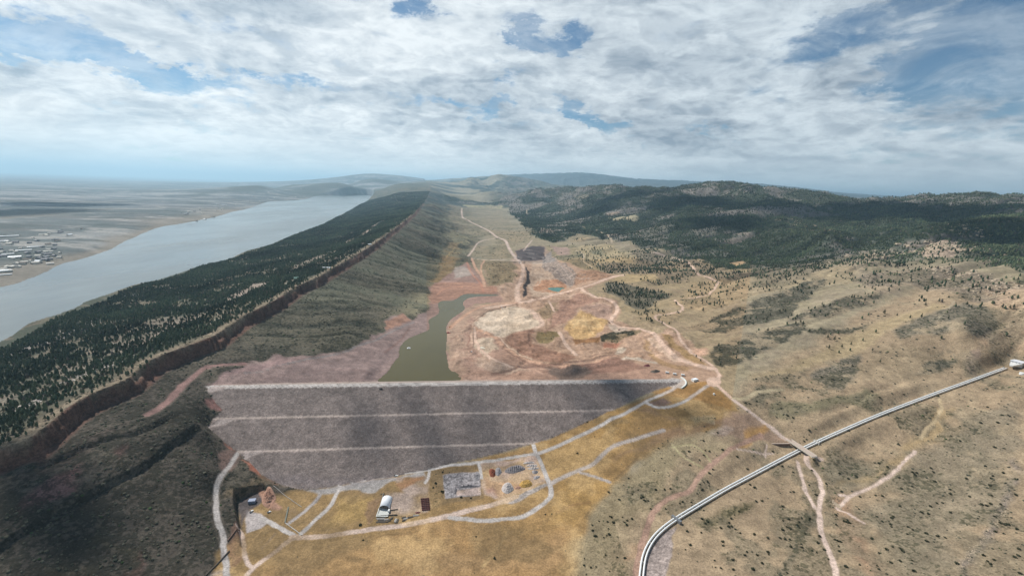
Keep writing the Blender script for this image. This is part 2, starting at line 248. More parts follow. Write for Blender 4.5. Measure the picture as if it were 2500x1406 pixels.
# --- west of the cliff: the valley, the site, the hills
west = [(-500, 1600, 50), (-200, 1500, 48), (0, 1500, 36), (300, 1500, 20), (550, 1500, 6), (900, 1500, 5), (1300, 1500, 12), (1700, 1500, 24), (2100, 1500, 40), (2500, 1500, 62), (2800, 1500, 75),
        (0, 1400, 48), (250, 1400, 34), (420, 1400, 20), (560, 1390, 9), (700, 1390, 3), (1000, 1390, 2), (1300, 1390, 8), (1500, 1390, 15), (1560, 1390, 18), (1800, 1390, 28), (2050, 1390, 35), (2300, 1390, 50), (2500, 1390, 62),
        (0, 1310, 62), (200, 1310, 46), (400, 1300, 30), (520, 1300, 15), (570, 1330, 7), (640, 1300, 1), (730, 1310, 2), (1000, 1290, 4), (1280, 1265, 7), (1400, 1300, 9), (1500, 1290, 13), (1620, 1290, 18), (1800, 1280, 22), (2000, 1290, 30), (2300, 1290, 46), (2500, 1290, 60),
        (0, 1200, 78), (-200, 1300, 72), (100, 1190, 76), (250, 1200, 60), (400, 1200, 42), (520, 1200, 22), (590, 1186, 16), (555, 1215, 19), (560, 1250, 16), (562, 1290, 12), (620, 1250, 6), (650, 1250, 3), (700, 1250, 2), (760, 1230, 3), (850, 1220, 5), (950, 1240, 7), (950, 1180, 10), (1100, 1200, 10), (1100, 1150, 16), (1250, 1180, 12), (1250, 1130, 20), (1300, 1097, 27.6), (1340, 1190, 13), (1450, 1200, 13), (1400, 1150, 18), (1600, 1180, 22), (1680, 1210, 24),
        (1500, 1130, 24), (1480, 1060, 40), (1400, 1065, 34), (1490, 1016, 53.3), (1580, 985, 64), (1600, 1060, 45), (1700, 1020, 60), (1800, 1050, 56), (1800, 1150, 32), (1950, 1150, 34), (1870, 1090, 42), (1950, 1090, 44), (2000, 1110, 46), (2100, 1150, 42), (2300, 1150, 58), (2500, 1150, 80), (2100, 1060, 60), (2300, 1060, 82), (2500, 1060, 102), (2800, 1150, 95),
        (1670, 930, 80), (1720, 940, 83), (1745, 925, 85), (1750, 900, 86), (1850, 980, 75), (2000, 1000, 78), (2200, 1000, 92), (2350, 1000, 103), (2500, 1000, 115), (2450, 905, 128), (2500, 890, 133), (2300, 940, 112), (2100, 940, 98), (1900, 940, 86), (1800, 950, 82), (2700, 900, 170), (2700, 1050, 130),
        (480, 945, 82), (450, 1000, 84), (400, 1010, 90), (300, 1060, 90), (200, 1100, 88), (100, 1130, 84), (480, 1080, 56), (400, 1100, 66), (300, 1130, 74), (540, 1130, 30), (500, 1150, 42), (570, 1180, 20), (500, 1040, 62), (470, 1020, 76),
        (600, 875, 88), (550, 920, 84), (500, 965, 78), (640, 870, 82), (530, 935, 80), (700, 880, 76), (850, 870, 60), (900, 910, 52),
        (920, 928, 42), (1120, 928, 42), (940, 895, 42), (975, 860, 42), (1000, 828, 42), (1045, 810, 42), (1055, 780, 42), (1075, 735, 42), (1130, 725, 42), (1140, 745, 42), (1100, 775, 42), (1085, 810, 42), (1090, 860, 42), (1095, 900, 42), (1060, 850, 38), (1020, 880, 38), (1040, 910, 36),
        (1150, 915, 46), (1250, 900, 52), (1300, 925, 58), (1450, 900, 68), (1450, 920, 70), (1580, 915, 78), (1620, 900, 80),
        (840, 855, 63), (940, 808, 54), (1040, 765, 46), (620, 815, 102), (700, 790, 92), (760, 850, 78), (760, 770, 92), (800, 735, 106), (660, 860, 86), (850, 810, 78), (900, 740, 80), (950, 780, 60), (1000, 740, 58), (870, 690, 104), (950, 650, 112), (1040, 680, 62), (1060, 700, 48), (1000, 610, 120), (1080, 610, 76), (1100, 560, 90), (1050, 545, 150), (1040, 520, 190), (1080, 520, 130), (1060, 500, 220), (1090, 500, 130), (1100, 485, 160),
        (1120, 660, 48), (1180, 690, 48), (1150, 610, 60), (1200, 560, 78), (1160, 560, 78), (1130, 515, 96), (1200, 505, 104), (1170, 480, 110), (1250, 530, 105),
        (1270, 730, 55), (1280, 660, 57), (1240, 600, 66), (1330, 690, 26), (1300, 660, 30), (1300, 690, 26), (1380, 705, 26), (1360, 700, 24), (1300, 598, 76), (1380, 640, 80), (1440, 670, 80), (1500, 675, 78), (1420, 703, 64), (1350, 735, 58), (1210, 650, 62), (1200, 690, 52), (1320, 625, 40), (1330, 660, 34), (1410, 690, 36),
        (1250, 775, 53), (1180, 790, 50), (1190, 850, 52), (1130, 850, 44), (1350, 800, 55), (1430, 790, 62), (1500, 760, 68), (1490, 820, 66), (1420, 850, 54), (1450, 850, 58), (1550, 850, 72), (1650, 860, 84), (1700, 890, 87), (1400, 875, 54), (1300, 880, 50), (1200, 890, 48), (1550, 900, 76),
        (1500, 700, 80), (1600, 700, 95), (1700, 700, 105), (1600, 760, 86), (1700, 780, 98), (1800, 760, 116), (1650, 820, 90), (1800, 850, 104), (1900, 860, 110), (1700, 830, 92), (1400, 600, 85), (1500, 620, 98), (1600, 620, 112), (1700, 650, 120), (1760, 700, 116), (1600, 560, 150), (1400, 530, 120), (1300, 515, 120), (1400, 560, 108), (1500, 560, 130),
        (1900, 750, 134), (2000, 700, 165), (2100, 650, 215), (2000, 800, 142), (2200, 700, 200), (2300, 610, 268), (2400, 660, 250), (2470, 700, 235), (2200, 800, 160), (2350, 800, 182), (2490, 800, 190), (2490, 860, 150), (2100, 870, 115), (2300, 870, 130), (2000, 900, 98), (2100, 760, 165),
        (2000, 620, 170), (1900, 620, 150), (1800, 600, 150), (1700, 600, 145), (2200, 610, 230), (2700, 800, 240), (2700, 650, 330), (2430, 590, 290), (2500, 640, 260), (2100, 610, 190),
        # mountains
        (1250, 480, 9800, 'd'), (1180, 470, 10500, 'd'), (1400, 500, 6500, 'd'), (1250, 500, 7500, 'd'), (1300, 465, 8500, 'd'), (1400, 462, 8800, 'd'), (1485, 457, 7600, 'd'), (1560, 457, 7300, 'd'), (1627, 464, 7100, 'd'), (1690, 458, 6900, 'd'), (1730, 450, 6700, 'd'), (1765, 448, 6700, 'd'), (1800, 455, 6600, 'd'),
        (1850, 458, 6500, 'd'), (1950, 467, 6400, 'd'), (2020, 480, 6200, 'd'), (2110, 493, 6000, 'd'), (2200, 492, 6300, 'd'), (2300, 483, 6600, 'd'), (2380, 479, 6700, 'd'), (2450, 480, 6700, 'd'), (2520, 487, 6500, 'd'), (2800, 500, 6500, 'd'),
        (1500, 500, 5600, 'd'), (1620, 500, 5300, 'd'), (1700, 500, 4900, 'd'), (1750, 540, 3700, 'd'), (1830, 500, 4700, 'd'), (1950, 510, 4700, 'd'), (1900, 560, 3300, 'd'), (2000, 545, 3800, 'd'), (2030, 575, 3000, 'd'), (2150, 540, 3900, 'd'), (2280, 520, 4600, 'd'), (2400, 530, 4000, 'd'), (2500, 540, 3500, 'd'), (2230, 570, 2900, 'd'), (1620, 540, 3900, 'd'), (1550, 530, 4400, 'd'),
        (1300, 11500, 300, 'w'), (1450, 10500, 300, 'w'), (1600, 10000, 330, 'w'), (1750, 9500, 400, 'w'), (1950, 9500, 380, 'w'), (2110, 9000, 380, 'w'), (2380, 9500, 420, 'w'), (2800, 9500, 420, 'w'),
        (1090, 462, 13000, 'd'), (1080, 446, 17500, 'd'), (1100, 470, 11500, 'd'), (1120, 458, 14000, 'd'), (1060, 444, 19500, 'd'), (1100, 22500, 300, 'w'), (1070, 453, 14000, 'd'), (1040, 23000, 320, 'w'),
        (1165, 434, 16500, 'd'), (1190, 437, 16500, 'd'), (1140, 442, 16500, 'd'), (1215, 448, 15500, 'd'), (1170, 455, 14500, 'd'), (1130, 455, 15000, 'd'), (1170, 20500, 250, 'w'), (1250, 438, 19000, 'd'), (1300, 441, 19000, 'd'), (1330, 452, 16500, 'd'), (1260, 457, 15000, 'd'), (1370, 455, 15500, 'd'), (1400, 461, 13500, 'd'), (1280, 22500, 300, 'w'), (1400, 22000, 350, 'w'), (1600, 20000, 400, 'w'),
        (1800, 20000, 400, 'w'), (2100, 20000, 400, 'w'), (2500, 20000, 400, 'w'),
        (1180, 433, 26000, 'd'), (1280, 434, 26000, 'd'), (1340, 431, 26000, 'd'), (1400, 427, 26000, 'd'), (1440, 428, 26000, 'd'), (1500, 437, 26000, 'd'), (1600, 445, 26000, 'd'), (1700, 450, 26000, 'd'), (1850, 452, 27000, 'd'), (1990, 466, 27000, 'd'), (2060, 480, 27000, 'd'), (2160, 489, 27000, 'd'), (2300, 494, 27000, 'd'), (2450, 485, 27000, 'd'), (2700, 495, 27000, 'd'),
        (1180, 80000, 200, 'w'), (1500, 80000, 200, 'w'), (1900, 80000, 200, 'w'), (2400, 80000, 200, 'w'), (1300, 149000, 0, 'w'), (2000, 149000, 0, 'w'), (2800, 149000, 0, 'w'), (3400, 2000, 300, 'w'), (3400, 7000, 500, 'w'), (3400, 500, 120, 'w'), (3400, 20000, 300, 'w')]
ec = cps(east); wc = cps(west + edge_cp)
ec = np.vstack([ec, np.array([c[:3] for c in cld])])
def foot(c):
    # the foot of the cliff, a little to the west
    x, y = math.sin(c[0]) * math.exp(c[1]), math.cos(c[0]) * math.exp(c[1]); x += 9 + 0.002 * math.exp(c[1]); return (math.atan2(x, y), 0.5 * math.log(x * x + y * y), c[2] - c[3])
wc = np.vstack([wc, np.array([foot(c) for c in cld])])
HE = rbf(ec); HW = rbf(wc)
def soften(A_):
    k0 = int(np.searchsorted(RR, 7000)); B = A_[k0:].copy()
    B = sum(np.pad(B, ((0, 0), (8, 8)), mode='edge')[:, s:s + B.shape[1]] for s in range(0, 17, 2)) / 9.0
    B = sum(np.pad(B, ((6, 6), (0, 0)), mode='edge')[s:s + B.shape[0]] for s in range(0, 13, 3)) / 5.0
    f = sstep(RR[k0:], 7000, 10000)[:, None]; A_[k0:] = A_[k0:] * (1 - f) + B * f; return A_
HE = soften(HE); HW = soften(HW)
# side of the cliff: bearing-like coordinate, x offset of the line at each y
cy = CL[:, 1]; cx = CL[:, 0]; o_ = np.argsort(cy)
line_x = np.interp(GY, cy[o_], cx[o_])
line_x = np.where(GY < cy.min(), line_x, line_x)
off = GX - line_x                                   # >0 west (right) of the cliff
wig = 16 * vnoise(GY / 34.0, GX * 0 + 3.3, 5) + 9 * vnoise(GY / 11.0, GX * 0 + 1.3, 6) + 5 * vnoise(GY / 4.5, GX * 0 + 1.3, 26) * (GY < 1600)
cw_ = 6.0 + 22 * sstep(vnoise(GY / 47.0, GX * 0 + 7.7, 27), .0, .42)
side = .55 * sstep(off + wig, -1.0, np.maximum(5.0, 0.003 * RR[:, None])) + .45 * sstep(off + .6 * wig, cw_ * .5, cw_ * .5 + 6)
# relief
nr = np.minimum(RR[:, None], 30000)
big = fbm(GX, GY, 900, 5, 3); mid = fbm(GX, GY, 140, 4, 31); fine = fbm(GX, GY, 22, 3, 51)
amp = sstep(RR, 2500, 9000)[:, None]
mtn = sstep(off, 400, 1800) * sstep(HW, 140, 300) * sstep(RR, 1500, 3500)[:, None]
ridged = (1 - np.abs(fbm(GX, GY, 700, 5, 71)) * 2.2)
HW = HW + mtn * ((ridged - 0.55) * 70 * np.clip(RR / 5000, .25, 1.5)[:, None] + big * 25)
far_m = sstep(RR, 20500, 25000)[:, None] * (GX > -800)
HW = HW + far_m * (1 - sstep(RR, 40000, 60000)[:, None]) * (1 - np.abs(fbm(GX, GY, 9000, 5, 91)) * 2.5) * 90
right = sstep(GX, 150, 500)
HW = HW + right * (mid * 9 + fine * 1.6) * sstep(RR, 300, 700)[:, None] + (1 - right) * (fbm(GX, GY, 75, 4, 35) * 4.5 + fine * .8) * (1 - sstep(RR, 560, 660))[:, None] * sstep(GX, -330, -250)
# gullies running down the west slope of the hogback
slope_t = np.clip(off / np.maximum(330.0 + 0.06 * (GY - 900), 120), 0, 1)
gmask = np.sin(np.pi * np.clip(slope_t, 0, 1)) ** 0.8 * (off > 0) * sstep(GY, 380, 560) * (1 - sstep(RR, 9000, 12000)[:, None])
warp = 60 * vnoise(GX / 210, GY / 260, 8) + 26 * vnoise(GX / 70, GY / 80, 18) + 9 * vnoise(GX / 24, GY / 24, 19)
sk = GY - 0.50 * off + warp
gul = sstep(np.abs(vnoise(sk / 58.0, off / 420.0, 9)) * 2, .42, .0) ** 1.2
gul2 = sstep(np.abs(vnoise(sk / 21.0, off / 160.0, 10)) * 2, .45, .0)
gulL = sstep(vnoise(sk / 170.0, off / 900.0, 14), -.25, .25)
upst = sstep(GY, 860, 1100)
gs_ = np.clip(GY / 1800, .6, 2.6)
HW = HW - gmask * (gul * (7 * upst + 1.5) * gs_ + gul2 * (3.0 * upst + 1.2) * np.clip(gs_, .6, 1.6) + (gulL - .5) * 13 * upst * gs_) + gmask * 3.0 * upst
HW = HW + (off > 3) * (GX < -250) * fine * 1.6
uu_ = GX * .91 + GY * .41; vv_ = -GX * .41 + GY * .91 + 40 * vnoise(GX / 190, GY / 190, 33)
val1 = sstep(np.abs(vnoise(vv_ / 150.0, uu_ / 620.0, 34)) * 2, .5, .0); val2 = sstep(np.abs(vnoise(vv_ / 52.0, uu_ / 230.0, 36)) * 2, .4, .0)
hillm = sstep(GX, 330, 620) * sstep(RR, 450, 800)[:, None] * (1 - sstep(RR, 6500, 8500)[:, None])
HW = HW - hillm * (val1 * 11 + val2 * 4) * np.clip((RR - 350) / 1000, .3, 2.2)[:, None] + hillm * 4
HE = HE + sstep(off, 0, -250) * (HE > LAKE_Z + 4) * (mid * 7 + fine * 1.0) * (1 - 0.6 * amp)
# minor ledges on the near west slope
def px_line(pts): return np.array([at_z(a, b, z) for a, b, z in pts])
def seg_dist(X, Y, L):
    """signed distance (positive to the right of the line's direction) and squared distance"""
    best = np.full(X.shape, 1e18); sg = np.ones(X.shape)
    for (x0, y0), (x1, y1) in zip(L[:-1], L[1:]):
        dx, dy = x1 - x0, y1 - y0; t = np.clip(((X - x0) * dx + (Y - y0) * dy) / (dx * dx + dy * dy + 1e-9), 0, 1)
        ex, ey = X - x0 - t * dx, Y - y0 - t * dy; q = ex * ex + ey * ey; m = q < best
        best = np.where(m, q, best); sg = np.where(m, np.sign(dx * ey - dy * ex), sg)
    return np.sqrt(best), -sg
def ledge(pts, dropm, decay):
    global HW
    L = px_line(pts); r = (np.hypot(L[:, 0], L[:, 1])); k = slice(max(0, np.searchsorted(RR, r.min() - 3 * decay)), np.searchsorted(RR, r.max() + 3 * decay))
    q, s = seg_dist(GX[k], GY[k], L); sd_ = q * s + 3 * vnoise(GY[k] / 14, GX[k] / 60, 12)
    tpar = np.clip(np.minimum(1, 1), 0, 1); HW[k] -= dropm * sstep(sd_, 0, 3.5) * np.exp(-np.maximum(sd_, 0) / decay) * (q < 4 * decay)
ledge([(-300, 1440, 66), (-60, 1345, 62), (0, 1318, 62), (100, 1262, 61), (200, 1210, 62), (290, 1160, 66), (340, 1130, 70), (400, 1085, 70), (450, 1055, 70)], 8, 30)
ledge([(120, 1120, 86), (250, 1075, 88), (330, 1052, 88), (400, 1020, 88)], 7, 14)

# quarry benches, their faces towards the camera
ledge([(1255, 619, 64), (1290, 621, 60), (1326, 622, 58)], 20, 30)
ledge([(1262, 631, 58), (1290, 632, 52), (1322, 634, 50)], 18, 26)
ledge([(1285, 611, 68), (1310, 611, 68), (1332, 613, 68)], 14, 22)
ledge([(1300, 604, 74), (1330, 605, 72)], 6, 12)
ledge([(1414, 661, 76), (1450, 664, 78), (1490, 669, 78)], 14, 18)
ledge([(1410, 672, 70), (1440, 674, 72), (1468, 677, 74)], 14, 16)
ledge([(1404, 681, 62), (1425, 681, 64), (1440, 683, 66)], 9, 10)
ledge([(1396, 690, 52), (1412, 689, 55), (1428, 690, 60)], 8, 10)
def raise_line(pts, dh, half, fall):
    global HW
    L = px_line(pts); r = np.hypot(L[:, 0], L[:, 1]); k = slice(max(0, np.searchsorted(RR, r.min() - 60)), np.searchsorted(RR, r.max() + 60))
    q, s_ = seg_dist(GX[k], GY[k], L); HW[k] += dh * (1 - sstep(q, half, half + fall))
H = np.where(side < 0.5, HE + (HW - HE) * side, HE + (HW - HE) * side)
# keep the lake basin clear and the dam's footprint under the dam
dz_ = dam_z(GX, GY)
TAN_C = TH[None, :]; 
def march(px, py, Hm=None, extra=0.0):
    """world x, y, z where the line of sight through a surveyed point meets the ground"""
    Hm = H if Hm is None else Hm
    out = []
    for a, b in zip(np.atleast_1d(px), np.atleast_1d(py)):
        t, s = tp(a, b); f = np.interp(t, TH, np.arange(NT_)); i = int(min(f, NT_ - 2)); f -= i
        col = Hm[:, i] * (1 - f) + Hm[:, i + 1] * f; d = CZ + s * RR - (col + extra); k = int(np.argmax(d < 0))
        if d[k] >= 0: k = NR - 1
        if k == 0: rr = RR[0]
        else: rr = RR[k - 1] + (RR[k] - RR[k - 1]) * d[k - 1] / (d[k - 1] - d[k])
        out.append((math.sin(t) * rr, math.cos(t) * rr, CZ + s * rr - extra))
    return np.array(out)
def sub(L, m):
    """grid window round a world polyline with margin m"""
    r = np.hypot(L[:, 0], L[:, 1]); t = np.arctan2(L[:, 0], L[:, 1]); r0 = max(r.min() - m, 236)
    # a segment may pass nearer to the foot than its ends
    for (x0, y0), (x1, y1) in zip(L[:-1, :2], L[1:, :2]):
        dx, dy = x1 - x0, y1 - y0; k = np.clip(-(x0 * dx + y0 * dy) / (dx * dx + dy * dy + 1e-9), 0, 1); r0 = max(236, min(r0, math.hypot(x0 + k * dx, y0 + k * dy) - m))
    a = m / r0 * 1.1
    return (slice(max(0, np.searchsorted(RR, r0) - 1), min(NR, np.searchsorted(RR, r.max() + m) + 1)), slice(max(0, np.searchsorted(TH, t.min() - a) - 1), min(NT_, np.searchsorted(TH, t.max() + a) + 1)))
def inside(X, Y, L):
    c = np.zeros(X.shape, bool); n = len(L)
    for i in range(n):
        x0, y0 = L[i, 0], L[i, 1]; x1, y1 = L[(i + 1) % n, 0], L[(i + 1) % n, 1]
        if y0 == y1: continue
        c ^= ((y0 > Y) != (y1 > Y)) & (X < (x1 - x0) * (Y - y0) / (y1 - y0) + x0)
    return c
def region(pts, soft=4.0, rough=0.0, rs=60.0, seed=0, z=None, world=None):
    """window and 0..1 mask of a closed outline surveyed on the ground"""
    L = world if world is not None else (march([p[0] for p in pts], [p[1] for p in pts])[:, :2] if z is None else at_z([p[0] for p in pts], [p[1] for p in pts], z))
    w_ = sub(np.vstack([L, L[:1]]), soft * 2 + rough * 2); X, Y = GX[w_], GY[w_]
    if rough: X = X + rough * 2 * fbm(X, Y, rs, 3, seed + 200); Y = Y + rough * 2 * fbm(X, Y, rs, 3, seed + 230)
    q, _ = seg_dist(X, Y, np.vstack([L, L[:1]])); q = np.where(inside(X, Y, L), q, -q)
    return w_, sstep(q, -soft, soft)
LAKE = [(-420, 900), (-200, 770), (-60, 722), (0, 701), (43, 693), (77, 679), (114, 665), (137, 650), (159, 642), (199, 633), (242, 619), (273, 608), (302, 590), (330, 579), (350, 569), (384, 556), (407, 551), (435, 548), (484, 539), (532, 529), (566, 517), (606, 511), (635, 499), (657, 492), (685, 491.5), (728, 489.5), (759, 484), (766, 478.5), (828, 478), (910, 476),
        (914, 480), (901, 491), (881, 502), (844, 519), (801, 539), (784, 551), (744, 563), (702, 578), (659, 598), (630, 605), (600, 612), (566, 630), (528, 642), (486, 649), (443, 665), (380, 685), (343, 691), (298, 705), (258, 720), (204, 738), (184, 752), (144, 766), (87, 783), (60, 793), (40, 812), (0, 836), (-80, 880), (-300, 1010), (-500, 1130)]
POND = [(913, 933), (947, 911), (961, 885), (976, 871), (973, 854), (982, 838), (998, 825), (1035, 811), (1052, 802), (1044, 783), (1055, 775), (1070, 768), (1074, 757), (1067, 743), (1078, 733), (1107, 736), (1126, 721), (1141, 716.5), (1220, 719), (1222, 722.5), (1146, 724), (1126, 740), (1139, 753), (1112, 771), (1095, 785), (1088, 800), (1092, 822), (1087, 848), (1092, 876), (1095, 902), (1118, 913), (1128, 932), (1060, 945), (960, 945)]
QPOND = [(1333, 702.5), (1384, 701.5), (1376, 707), (1360, 714.5), (1352, 712), (1340, 709)]
def basin(pts, z, deep, soft, bank_, wig_=0.0):
    """press the ground below a water level inside an outline and keep it above outside"""
    global H
    L = np.array([at_z(a, b, z) for a, b in pts])
    for _ in range(2):
        q = []
        for a, b in zip(L, np.roll(L, -1, 0)): q += [a * .75 + b * .25, a * .25 + b * .75]
        L = np.array(q)
    w_ = sub(np.vstack([L, L[:1]]), bank_ * 3); X, Y = GX[w_], GY[w_]
    q, _ = seg_dist(X, Y, np.vstack([L, L[:1]])); q = np.where(inside(X, Y, L), q, -q) + wig_ * fbm(X, Y, wig_ * 5 + 10, 3, 87)
    h = H[w_]; sh = z + np.clip(-q / bank_, 0, 1) * .8 + .25 * (q < 0)
    h = np.where(q < 0, np.where(q > -bank_ * 3, np.maximum(h, sh), h), h); f = sstep(-q, 0, bank_ * 3)
    h = np.where((q < 0) & (q > -bank_ * 3), sh + (h - sh) * sstep(-q, 0, bank_ * 3), h)
    H[w_] = np.where(q > 0, np.minimum(h, z - .4 - deep * sstep(q, 0, soft)), h)
    return L
LAKE_L = basin(LAKE, LAKE_Z, 8, 60, 30, 5.0)
POND_L = basin(POND, POND_Z, 4, 20, 10, 1.2)
QP_Z = 34.0
QP_L = basin(QPOND, QP_Z, 3, 10, 12, .8)
# spoil heaps, cut banks and ruts in the disturbed basin
DIST = [(1085, 920), (1100, 860), (1100, 810), (1180, 748), (1250, 742), (1200, 700), (1180, 640), (1260, 640), (1340, 640), (1430, 705), (1440, 718), (1500, 732), (1518, 760), (1500, 785), (1560, 798), (1610, 815), (1690, 850), (1735, 890), (1745, 905), (1600, 905), (1400, 920)]
Ld = np.array([W_[:2] for W_ in [np.append(at_z(a, b, 56.0), 56.0) for a, b in DIST]]); w_ = sub(np.vstack([Ld, Ld[:1]]), 30); X, Y = GX[w_], GY[w_]
q, _ = seg_dist(X, Y, np.vstack([Ld, Ld[:1]])); q = np.where(inside(X, Y, Ld), q, -q)
spoil = (1 - np.abs(fbm(X, Y, 85, 4, 611)) * 3.0); H[w_] += sstep(q, 0, 25) * (np.clip(spoil, -.6, 1) * 5 + fbm(X, Y, 20, 3, 615) * 1.6)
h = H[w_]; st_ = 4.0; u = h / st_ + .5 * fbm(X, Y, 60, 2, 617); fr = u - np.floor(u); H[w_] = h + (sstep(fr, .55, 1.0) - fr) * st_ * .8 * sstep(q, 0, 30)
# the ground under the twin pipes is graded
pl = [(1562, 1450), (1566, 1404), (1571, 1362), (1582, 1333), (1599, 1308), (1620, 1288), (1645, 1269), (1713, 1228), (1770, 1194), (1827, 1164), (1885, 1133), (1949, 1100), (1997, 1077), (2060, 1049), (2141, 1014), (2220, 984), (2292, 957), (2370, 929), (2430, 907), (2458, 897)]
plz = march([a for a, b in pl], [b for a, b in pl])[:, 2]; plz = np.convolve(np.pad(plz, 2, mode='edge'), [.1, .2, .4, .2, .1], 'valid'); plz[10:13] -= 1.0
pl = [(a, b, z) for (a, b), z in zip(pl, plz)]
PC = np.array([[*at_z(a, b, z), z] for a, b, z in pl])
for _ in range(3):
    q = [PC[0]]
    for a, b in zip(PC[:-1], PC[1:]): q += [a * .75 + b * .25, a * .25 + b * .75]
    PC = np.array(q + [PC[-1]])
seg = np.linalg.norm(np.diff(PC, axis=0), axis=1); ac = np.concatenate([[0], np.cumsum(seg)]); Ltot = ac[-1]

PG = PC[::3]; w_ = sub(PG[:, :2], 40); X, Y = GX[w_], GY[w_]; best = np.full(X.shape, 1e9); zz_ = np.zeros(X.shape)
for a_, b_ in zip(PG[:-1], PG[1:]):
    d_ = b_[:2] - a_[:2]; t_ = np.clip(((X - a_[0]) * d_[0] + (Y - a_[1]) * d_[1]) / (d_ @ d_ + 1e-9), 0, 1); q = np.hypot(X - a_[0] - t_ * d_[0], Y - a_[1] - t_ * d_[1]); m_ = q < best
    best = np.where(m_, q, best); zz_ = np.where(m_, a_[2] + t_ * (b_[2] - a_[2]), zz_)
H[w_] += (zz_ - 2.0 - H[w_]) * (1 - sstep(best, 7, 30))
kb = np.argmin(np.hypot(PC[:, 0] - at_z(1956, 1097, 43)[0], PC[:, 1] - at_z(1956, 1097, 43)[1])); bx_, by_, bz_ = PC[kb]
# the road's embankments on both sides of the pipes
r0 = np.array([*at_z(1886, 1044, 60.0)]); r1 = at_z(1927, 1073, bz_ + 4.4); r2 = at_z(1988, 1114, bz_ + 3.9); r3 = at_z(2006, 1122, 46.0)
for A_, B_, za, zb_ in ((r0, r1, None, bz_ + 4.2), (r3, r2, None, bz_ + 3.7)):
    w_ = sub(np.array([A_, B_]), 30); X, Y = GX[w_], GY[w_]; d_ = B_ - A_; t_ = np.clip(((X - A_[0]) * d_[0] + (Y - A_[1]) * d_[1]) / (d_ @ d_), 0, 1); q = np.hypot(X - A_[0] - t_ * d_[0], Y - A_[1] - t_ * d_[1])
    H[w_] = np.maximum(H[w_], H[w_] + (zb_ - H[w_]) * t_ ** 1.5 * (1 - sstep(q, 4.5, 14)))
def cut(pts, z, wall, world=None):
    global H
    L = np.array([at_z(a, b, z) for a, b in pts]); w_ = sub(np.vstack([L, L[:1]]), wall * 2); X, Y = GX[w_], GY[w_]
    q, _ = seg_dist(X, Y, np.vstack([L, L[:1]])); q = np.where(inside(X, Y, L), q, -q) + 1.2 * vnoise(X / 6, Y / 6, 77)
    f = sstep(q, -wall, 0); h = H[w_]; H[w_] = np.where(h > z, h + (z - h) * f, h)
cut([(643, 1194), (578, 1219), (578, 1240), (586, 1290), (592, 1335), (602, 1340), (640, 1285), (690, 1288), (652, 1245), (668, 1222)], 0.8, 3.5)
# dam footprint traced on the downstream side; upstream it runs into the ground by itself
dam_world = np.array([at_z(e[0], e[1], e[2]) for e in edge_cp])
foot_poly = np.vstack([DC0[None] - DD * 8 - DN * 6, dam_world, DC1[None] + DD * 3, DC1[None] + DD * 3 - DN * 6])
w_, m_in = region(None, 0.8, world=foot_poly)
DAM = np.zeros(H.shape, bool); s_ = DAM[w_]; s_[m_in > 0.5] = True
sS = (GX - DC0[0]) * DN[0] + (GY - DC0[1]) * DN[1]; tS = (GX - DC0[0]) * DD[0] + (GY - DC0[1]) * DD[1]
DAM |= (sS <= 0) & (sS > -150) & (dz_ > H) & (tS > -12) & (tS < 905)
H = np.where(DAM, dz_, H)
# ------------------------------------------------------------------ land cover: what each piece of ground is made of
KL = 1.42
def alb(c): return lin(c) / KL
def A(c, s=.92):
    a = np.asarray(alb(c)); g = a.mean(); return g + (a - g) * s
COL = np.empty(H.shape + (3,)); PINE = np.zeros(H.shape); SCR = np.zeros(H.shape); ROCK = np.zeros(H.shape); ID = np.zeros(H.shape, np.int16)
NAMES = {0: 'ground'}
n_a = fbm(GX, GY, 600, 5, 301); n_b = fbm(GX, GY, 120, 4, 311); n_c = fbm(GX, GY, 30, 4, 321); n_far = fbm(GX / 3.2 + GY * .2, GY, 1500, 6, 331, 0.62); n_far2 = fbm(GX / 2.5, GY, 500, 5, 341, 0.6)
def blend(k, c, m):
    COL[k] += (np.asarray(c) - COL[k]) * m[..., None]
def full(m, c, pine=None, scr=None, rock=None):
    blend(slice(None), c, m)
    for a, v in ((PINE, pine), (SCR, scr), (ROCK, rock)):
        if v is not None: a += (v - a) * m
ALL = slice(None)
COL[:] = A((160, 151, 128))
full(sstep(n_b + n_a * .6, -.1, .35) * .5, A((146, 138, 112)))
full(sstep(-n_c - n_b * .6, .0, .4) * .45, A((168, 155, 136)))
eastm = (off < 0).astype(float)
# plains beyond the lake
full(eastm, A((160, 156, 150)))
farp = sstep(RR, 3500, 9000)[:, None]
full(eastm * farp * .8, A((96, 106, 114)))  # cloud shade and haze painted in: darker and bluer with distance
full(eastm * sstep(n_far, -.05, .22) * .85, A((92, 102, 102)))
full(eastm * sstep(n_far2, .02, .3) * .7, A((118, 116, 112)))
full(eastm * sstep(-n_far2 - .3 * n_far, .12, .3) * .5, A((186, 184, 180)))
dip = (off < 0) & (H > LAKE_Z - 6) & (off > -3200 - 0 * GY)
near_side = np.ones(H.shape, bool)
